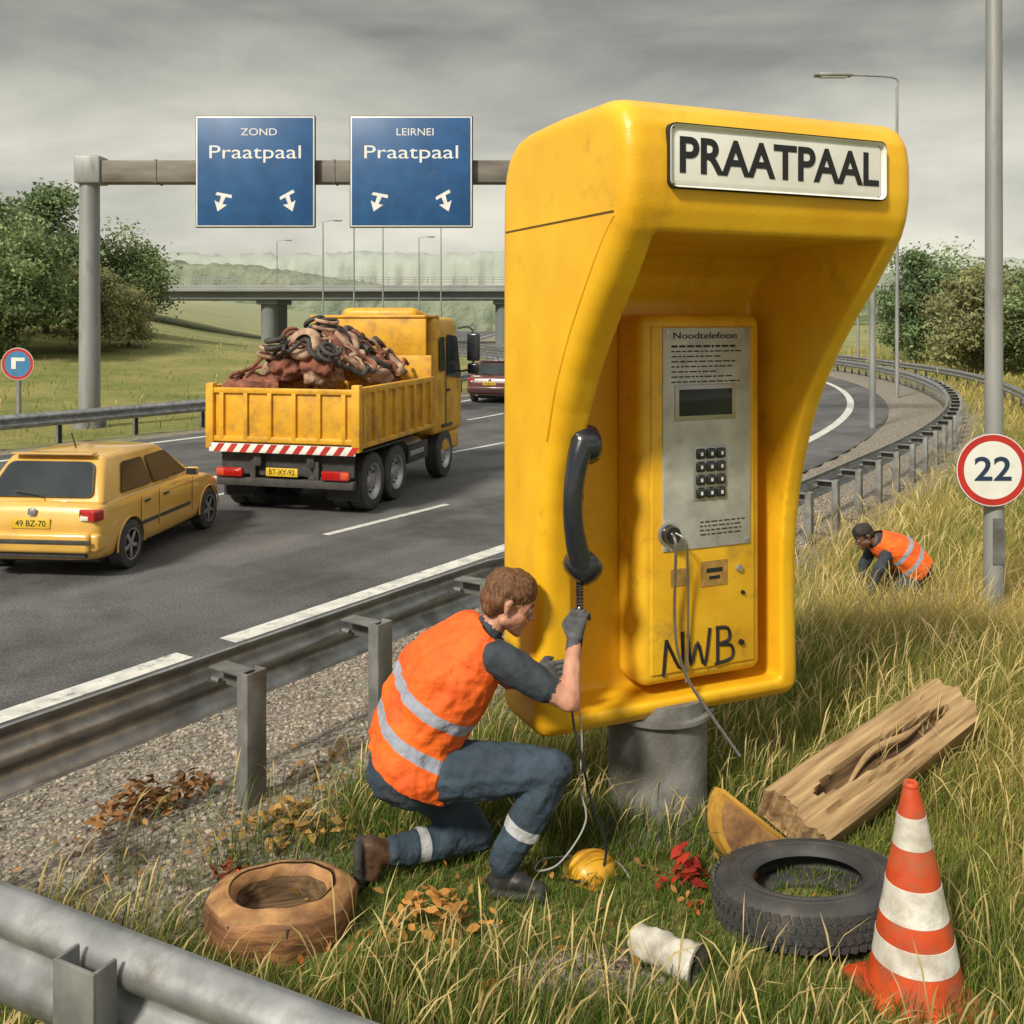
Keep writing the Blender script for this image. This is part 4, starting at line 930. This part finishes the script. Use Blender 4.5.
m.box((.09,.16,.012),(.15,0,.012),HAT,bev=.005); m.build('shell',c,50); c.rotation_euler=(.15,.1,.5)
# ------------------------------------------------------------------ fallen leaves / litter
cl=[(-1.85,4.92,.17,.13,170,(.30,.15,.055)),(-1.62,5.0,.12,.10,60,(.24,.12,.05)),(-1.03,4.62,.2,.13,150,(.38,.23,.07)),(-1.2,4.28,.07,.06,24,(.3,.06,.02)),(-1.45,4.5,.5,.25,50,(.30,.16,.06)),(-.9,5.3,.4,.3,40,(.30,.17,.06)),(-.30,3.90,.15,.10,80,(.50,.24,.06)),(.72,4.20,.09,.05,40,(.40,.035,.02)),(.74,4.05,.06,.05,5,(.45,.1,.03)),(-.62,4.55,.15,.1,14,(.42,.22,.05)),(1.0,4.32,.2,.1,12,(.4,.1,.03)),(-.4,3.7,.4,.15,14,(.45,.15,.03)),(1.15,3.85,.3,.15,14,(.45,.12,.03)),(.1,4.1,.8,.4,150,(.36,.18,.05)),(.5,4.7,1.6,.7,100,(.34,.17,.05)),(2.5,6.5,1.5,1.2,90,(.42,.14,.03))]
vs=[];cols=[]
for (x0,y0,sx,sy,n,c_) in cl:
    for k in range(n):
        px=random.gauss(x0,sx*.6); py=random.gauss(y0,sy*.6); s=random.uniform(.018,.040) if sx<.45 else random.uniform(.010,.026)
        pile=.12*math.exp(-((px-x0)/sx)**2-((py-y0)/sy)**2) if n>=34 and sx<.3 else 0
        T=Matrix.Translation((px,py,gz(px,py)+.02+random.uniform(0,.04)+pile*random.random()*1.3))@Matrix.Rotation(random.uniform(0,6.28),4,'Z')@Matrix.Rotation(random.uniform(-.7,.7),4,'X')@Matrix.Rotation(random.uniform(-.7,.7),4,'Y')
        cu=random.uniform(.1,.5)
        lf=[(-1,0,0),(-.45,.42,cu*.5),(.1,.5,cu*.6),(.6,.3,cu*.3),(1.1,0,-.1),(.6,-.3,cu*.3),(.1,-.5,cu*.6),(-.45,-.42,cu*.5)]
        j=random.uniform(.5,1.3); vs+=[tuple(T@(V(p)*s)) for p in lf]; cols+=[[min(.9,q_*j) for q_ in c_]]*8
vs=np.array(vs); nl=len(vs)//8; fl=np.arange(nl*8).reshape(nl,8)
me=bulk('fallen_leaves',vs,fl.ravel(),np.arange(0,nl*8,8),LITM,np.array(cols)); link(bpy.data.objects.new('fallen_leaves',me))
b=bmesh.new(); bmesh.ops.create_icosphere(b,subdivisions=1,radius=1); ic=np.array([v.co[:] for v in b.verts]); fi=np.array([[v.index for v in f.verts] for f in b.faces]); b.free()
N=26000; ss=rng.uniform(-9,6,N); LL=rng.uniform(-4.2,-1.2,N)
h=headf(ss); px=np.interp(ss,S,PX)-np.cos(h)*LL; py=np.interp(ss,S,PY)+np.sin(h)*LL
ex=rng.normal(.2,.15,1000); ey=rng.normal(3.62,.08,1000); px=np.r_[px,ex]; py=np.r_[py,ey]; L_=lateral(px,py)
gp=gravmask(px,py,L_); keep=(rng.random(len(px))<gp)|(np.arange(len(px))>=N); px,py,L_=px[keep],py[keep],L_[keep]
n=len(px); sz=rng.uniform(.005,.014,n)*rng.choice([1,1,1,1.6],n); pz=ground(px,py,L_)
sc3=np.stack([sz*rng.uniform(.8,1.3,n),sz*rng.uniform(.8,1.3,n),sz*rng.uniform(.5,.8,n)],1)
co=ic[None]*sc3[:,None]*(1+rng.uniform(-.2,.2,(n,len(ic),1)))+np.stack([px,py,pz+sz*.2],1)[:,None]
base=np.array([.25,.215,.175])*rng.uniform(.45,1.7,(n,1))+rng.uniform(-.02,.02,(n,3)); col=np.repeat(np.clip(base,.03,.6)[:,None],len(ic),1).reshape(-1,3)
fa=(fi[None]+(np.arange(n)*len(ic))[:,None,None]).reshape(-1)
me=bulk('gravel',co.reshape(-1,3),fa,np.arange(0,len(fa),3),STONEM,col); link(bpy.data.objects.new('gravel',me))
# ------------------------------------------------------------------ grass
def grass_zone(y0,y1,dens):
    xa=.62*y1+1.2; area=(y1-y0)*2*xa; n=int(area*dens); x=rng.uniform(-xa,xa,n); y=rng.uniform(y0,y1,n); k=abs(x)<.62*y+1.2; x,y=x[k],y[k]
    L=lateral(x,y); edge=-3.0+.3*wob(x,y,2.3)
    k=(L<edge)|(L>14.2)
    gr=(1-sm(np.hypot((x-.2)/.30,(y-3.62)/.16)+.15*wob(x,y,7),.7,1.1)); k&=rng.random(len(x))>gr*.9
    k&=rng.random(len(x))<(.05+.95*sm(-L+.3*wob(x,y,5.1),3.1,3.95)**1.5) 
    k&=np.hypot(x-.70,y-4.87)>.25
    return x[k],y[k],L[k]
co_all=[];col_all=[];
Z=[(2.3,4.0,5600,1),(4.0,5.2,5600,1),(5.2,7,3900,1),(7,10,2000,1.2),(10,15,800,1.7),(15,25,230,2.6),(25,45,60,4.6),(45,85,11,8.5)]
for y0,y1,dn,wm in Z:
    x,y,L=grass_zone(y0,y1,dn); n=len(x); z=ground(x,y,L)
    clump=.5+.5*wob(x,y,1.9,.7)*wob(x,y,4.3,1.9); clump2=.5+.5*wob(x,y,.8,3.)
    clear=1-sm(np.hypot((x-.0)/1.5,(y-4.10)/.5)+.15*wob(x,y,6),.55,1.2)
    hgt=(.08+.16*clump*rng.random(n)+.11*rng.random(n)**2)
    hgt=hgt*(1-.60*clear)*(1+.40*sm(x,1.2,2.5)*sm(y,4,6))*(1+.3*sm(y,6,12))
    d1=1-sm(np.hypot(x-1.19,y-3.80),.35,.5); d2=1-sm(np.hypot(x+.92,y-3.76),.3,.42); d3=1-sm(np.hypot(x-.55,y-3.62),.18,.3); d4=1-sm(np.hypot((x-1.4),(y-3.38)),.2,.35); d5=1-sm(np.hypot((x-1.5)/1.3,(y-4.35)),.4,.65)
    dd=np.maximum.reduce([d1,d2,d3,d4*.7,d5*.8])
    hgt*=1-.55*dd
    stalk=(rng.random(n)<.07)&(clear<.6)&(dd<.6)
    hgt=np.where(stalk,hgt*1.5+.12*rng.random(n),hgt)
    w=.0020*wm*rng.uniform(.7,1.4,n)*np.where(stalk,.65,1.)
    az=rng.uniform(0,2*np.pi,n); lean=hgt*rng.uniform(.15,.8,n); la=rng.normal(.4,1.4,n)
    lx_,ly_=np.cos(la)*lean,np.sin(la)*lean; wx,wy=np.cos(az)*w,np.sin(az)*w
    p0=np.stack([x,y,z-.01],1); wv=np.stack([wx,wy,0*wx],1)
    mid=p0+np.stack([lx_*.28,ly_*.28,hgt*.55],1); m3=p0+np.stack([lx_*.62,ly_*.62,hgt*.82],1); tip=p0+np.stack([lx_,ly_,hgt*(1-.12*lean/np.maximum(hgt,.01))],1)
    k3=np.where(stalk,2.6,.62)[:,None]
    co=np.stack([p0-wv,p0+wv,mid+wv*.85,mid-wv*.85,m3+wv*k3,m3-wv*k3,tip],1)
    g1=np.array([.10,.17,.025]); g2=np.array([.25,.28,.055]); g3=np.array([.60,.46,.15]); g4=np.array([.38,.32,.12])
    gold=np.clip(.24+.34*(clump2-.5)*2+.20*sm(x,1,3)+.22*sm(y,5,9)*sm(x,0,2)-.18*clear+rng.normal(0,.22,n),0,1)[:,None]
    c=np.where(gold<.5,g1+(g2-g1)*gold*2,g2+(g3-g2)*(gold-.5)*2); c=np.where((rng.random(n)<.12)[:,None],g4,c)*rng.uniform(.7,1.25,(n,1))
    c=np.where(stalk[:,None],np.array([.58,.46,.20])*rng.uniform(.7,1.2,(n,1)),c)
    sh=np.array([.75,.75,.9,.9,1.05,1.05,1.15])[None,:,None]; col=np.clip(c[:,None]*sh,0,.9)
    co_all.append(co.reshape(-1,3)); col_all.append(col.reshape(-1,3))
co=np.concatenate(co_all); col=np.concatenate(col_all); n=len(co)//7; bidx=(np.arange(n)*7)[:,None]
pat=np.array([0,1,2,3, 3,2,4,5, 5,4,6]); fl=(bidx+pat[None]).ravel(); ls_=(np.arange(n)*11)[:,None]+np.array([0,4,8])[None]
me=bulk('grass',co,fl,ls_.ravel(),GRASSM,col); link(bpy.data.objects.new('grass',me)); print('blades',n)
# ------------------------------------------------------------------ trees
def leafquads(c,size,col,n):
    a=rng.normal(size=(n,3)); a/=np.linalg.norm(a,axis=1,keepdims=True); b=np.cross(a,rng.normal(size=(n,3))); b/=np.linalg.norm(b,axis=1,keepdims=True)
    s=size*rng.uniform(.6,1.3,(n,1)); return np.stack([c-a*s,c-b*s*.5,c+a*s,c+b*s*.5],1)
def tree_mesh(name,h,r,nc,nl,seed,tint,ls=.14):
    global rng
    rng=np.random.default_rng(seed); rd=random.Random(seed)
    m=MB(); m.tube([(0,0,-.3),(rd.uniform(-.1,.1),0,h*.25),(rd.uniform(-.2,.2),rd.uniform(-.2,.2),h*.55),(rd.uniform(-.3,.3),0,h*.88)],lambda t:.17*(1-.85*t)*h/7,BARK,8,4)
    C=[]
    for k in range(nc):
        u=rng.normal(size=3); u/=np.linalg.norm(u); rad=rng.random()**.4; zz_=h*.55+u[2]*rad*h*.43; rr_=r*(1-.45*max(0,(zz_/h-.55))/.45)
        C.append((u[0]*rad*rr_,u[1]*rad*rr_,zz_,rng.uniform(.28,.55)*r*.42))
    for k in range(9):
        c=C[k*3]; z0=h*rd.uniform(.2,.6); m.tube([(0,0,z0),(c[0]*.4,c[1]*.4,z0+(c[2]-z0)*.3),(c[0],c[1],c[2])],lambda t:.07*(1-.8*t)*h/7,BARK,6,3)
    cs=[];cc=[]
    for c in C:
        n=nl//nc; p=np.array(c[:3])+rng.normal(size=(n,3))*c[3]*np.array([1,1,.7]); cs.append(leafquads(p,ls,None,n).reshape(-1,3))
        br_=rng.uniform(.65,1.4); f=(br_*rng.uniform(.7,1.3,n))[:,None]; cc.append(np.repeat(np.clip(np.array(tint)*f,0.005,.5)[:,None],4,1).reshape(-1,3))
    co=np.concatenate(cs); cl_=np.concatenate(cc); nb=len(m.v)
    bv_=np.array([tuple(v) for v in m.v]); bf=[f for f in m.f]
    verts=np.concatenate([bv_,co]); loops=[];starts=[];k=0
    for f in bf: loops+=f; starts.append(k); k+=len(f)
    nq=len(co)//4; lq=np.arange(nq*4)+nb; loops=np.r_[np.array(loops),lq]; starts=np.r_[np.array(starts),k+np.arange(nq)*4]
    col=np.concatenate([np.full((nb,3),.05),cl_]); me=bulk(name,verts,loops,starts,LEAFM,col); me.materials.append(BARK)
    mi=np.zeros(len(starts),np.int32); mi[:len(bf)]=1; me.polygons.foreach_set('material_index',mi); return me
TM=[tree_mesh('tree_a',8.2,3.1,80,17000,1,(.20,.26,.115)),tree_mesh('tree_b',7.2,2.7,70,14000,2,(.23,.27,.12)),tree_mesh('tree_c',8.8,2.6,74,15000,4,(.17,.235,.11)),tree_mesh('tree_d',6.3,2.6,60,12000,6,(.27,.275,.13))]  # leaf tints lightened and greyed, slight distance haze painted in
rd=random.Random(9)
tl=[(-23.5,52,0,1.0),(-26.5,55,2,1.),(-29.5,52,1,1.1),(-21.6,57,3,.85),(-33,55,0,1.05),(-20.6,60,3,.6),(-27,63,2,1.15),(-36.5,60,1,1.15),(-24.5,68,0,1.0),(-31,47,3,.9),(-40,55,2,1.1),
    (21.2,50,3,.85),(23.6,47,0,.82),(26.5,50,2,.95),(24.5,56,1,.95),(28.5,55,0,1.0),(31.5,52,2,1.),(22.2,60,2,.8),(25.5,42,3,.8),(29,44,1,.95),(35,50,0,1.1),(27,66,0,1.)]
for x,y,k,s in tl:
    if x<0: x-=2.4
    else: x+=2.0
    o=bpy.data.objects.new('tree',TM[k]); link(o); o.location=(x,y,gz(x,y)-.15-(.5 if k!=3 else 0)); o.rotation_euler=(0,0,rd.uniform(0,6)); o.scale=(s*1.05,s*1.05,s*rd.uniform(.92,1.08))
# distant woods: continuous canopy surfaces with an almost level skyline, hazier with distance
m=MB()
def ridge(d,halfw,H_,mat,skip=None,seed=0,step=.003,depth=.12):
    xsr=np.arange(-halfw,halfw,d*step); rows=[-1,-.93,-.82,-.68,-.5,-.3,-.1,.1,.35,.7,1]
    vs=[];fs=[]
    for x in xsr:
        for v in rows:
            yy=d+v*d*depth; f=min(1,max(0,1-abs(v)**6))
            nse=mnoise.fractal(V((x/(d*.20)+seed,v*.8,seed)),1.,2.,2)
            bumps=mnoise.fractal(V((x/(d*.012),yy/(d*.02),seed)),.8,2.,4)
            edge=1.0
            if skip: edge=float(sm(abs(x-skip[0]),skip[1],skip[1]*1.5))
            base=gz(x,d) if not skip else gz(x,yy)
            z=base-1+f*edge*H_*(.88+.10*nse+.09*bumps); vs.append((x,yy+bumps*d*.006,z))
    k=len(rows)
    for i in range(len(xsr)-1):
        for j in range(k-1): fs.append([i*k+j,i*k+j+1,(i+1)*k+j+1,(i+1)*k+j])
    m.add(vs,fs,mat)
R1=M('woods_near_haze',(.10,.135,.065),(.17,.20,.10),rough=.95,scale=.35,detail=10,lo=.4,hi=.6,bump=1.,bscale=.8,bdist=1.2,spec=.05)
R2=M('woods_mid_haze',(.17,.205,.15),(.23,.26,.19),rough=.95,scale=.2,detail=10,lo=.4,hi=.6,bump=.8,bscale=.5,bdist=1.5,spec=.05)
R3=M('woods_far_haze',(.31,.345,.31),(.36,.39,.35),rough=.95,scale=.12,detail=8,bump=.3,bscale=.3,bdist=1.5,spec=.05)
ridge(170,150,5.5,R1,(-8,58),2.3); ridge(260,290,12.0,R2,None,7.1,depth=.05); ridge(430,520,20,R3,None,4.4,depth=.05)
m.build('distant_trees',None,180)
# ------------------------------------------------------------------ world, sun, camera
w=bpy.data.worlds.new('World'); scene.world=w; w.use_nodes=True; nt=w.node_tree; nt.nodes.clear(); Lk=nt.links
sky=nd(nt,'ShaderNodeTexSky'); sky.sky_type='NISHITA'; sky.sun_disc=False; sky.dust_density=3
b1=nd(nt,'ShaderNodeBackground'); b1.inputs[1].default_value=.08; Lk.new(sky.outputs[0],b1.inputs[0])
tc=nd(nt,'ShaderNodeTexCoord'); mp=nd(nt,'ShaderNodeMapping'); mp.inputs['Scale'].default_value=(1.4,1.4,4.6); mp.inputs['Rotation'].default_value=(0,.10,0); Lk.new(tc.outputs['Generated'],mp.inputs[0])
n1=nd(nt,'ShaderNodeTexNoise'); n1.inputs['Scale'].default_value=2.6; n1.inputs['Detail'].default_value=11; n1.inputs['Roughness'].default_value=.53; n1.inputs['Distortion'].default_value=.35; Lk.new(mp.outputs[0],n1.inputs['Vector'])
r1=nd(nt,'ShaderNodeValToRGB'); Lk.new(n1.outputs['Fac'],r1.inputs[0]); e=r1.color_ramp.elements; e[0].position=.32; e[0].color=(.70,.71,.70,1); e[1].position=.66; e[1].color=(1.42,1.39,1.29,1)
sx=nd(nt,'ShaderNodeSeparateXYZ'); Lk.new(tc.outputs['Generated'],sx.inputs[0])
r2=nd(nt,'ShaderNodeValToRGB'); Lk.new(sx.outputs['Z'],r2.inputs[0]); e=r2.color_ramp.elements; e[0].position=0.; e[0].color=(.72,.71,.64,1); e[1].position=.32; e[1].color=(.285,.288,.268,1)
x_=e.new(.13); x_.color=(.58,.575,.525,1); x_=e.new(.8); x_.color=(.82,.81,.78,1)
mu=nd(nt,'ShaderNodeMix',data_type='RGBA',blend_type='MULTIPLY'); mu.inputs[0].default_value=1; Lk.new(r2.outputs[0],mu.inputs[6]); Lk.new(r1.outputs[0],mu.inputs[7])
b2=nd(nt,'ShaderNodeBackground'); b2.inputs[1].default_value=1.0; Lk.new(mu.outputs[2],b2.inputs[0])
ms=nd(nt,'ShaderNodeMixShader'); ms.inputs[0].default_value=.93; Lk.new(b1.outputs[0],ms.inputs[1]); Lk.new(b2.outputs[0],ms.inputs[2])
ow=nd(nt,'ShaderNodeOutputWorld'); Lk.new(ms.outputs[0],ow.inputs[0])
sl=bpy.data.lights.new('sun','SUN'); sl.energy=4.3; sl.angle=math.radians(8); sl.color=(1,.92,.77); so=bpy.data.objects.new('sun',sl); link(so)
sd_=V((-.42*1.0,-.62,.62)).normalized(); so.rotation_euler=sd_.to_track_quat('Z','Y').to_euler(); so.location=(-5,-5,12)
sky.sun_elevation=math.asin(sd_.z); sky.sun_rotation=math.atan2(sd_.x,sd_.y)
cam=bpy.data.cameras.new('camera'); cam.lens=35.16; cam.sensor_width=36; cam.shift_y=-.1875; cam.clip_end=5000; cam.clip_start=.05
co_=bpy.data.objects.new('camera',cam); link(co_); co_.location=(0,0,2.4); co_.rotation_euler=(math.pi/2,0,0); scene.camera=co_
scene.view_settings.view_transform='Standard'; scene.view_settings.look='None'; scene.view_settings.exposure=0
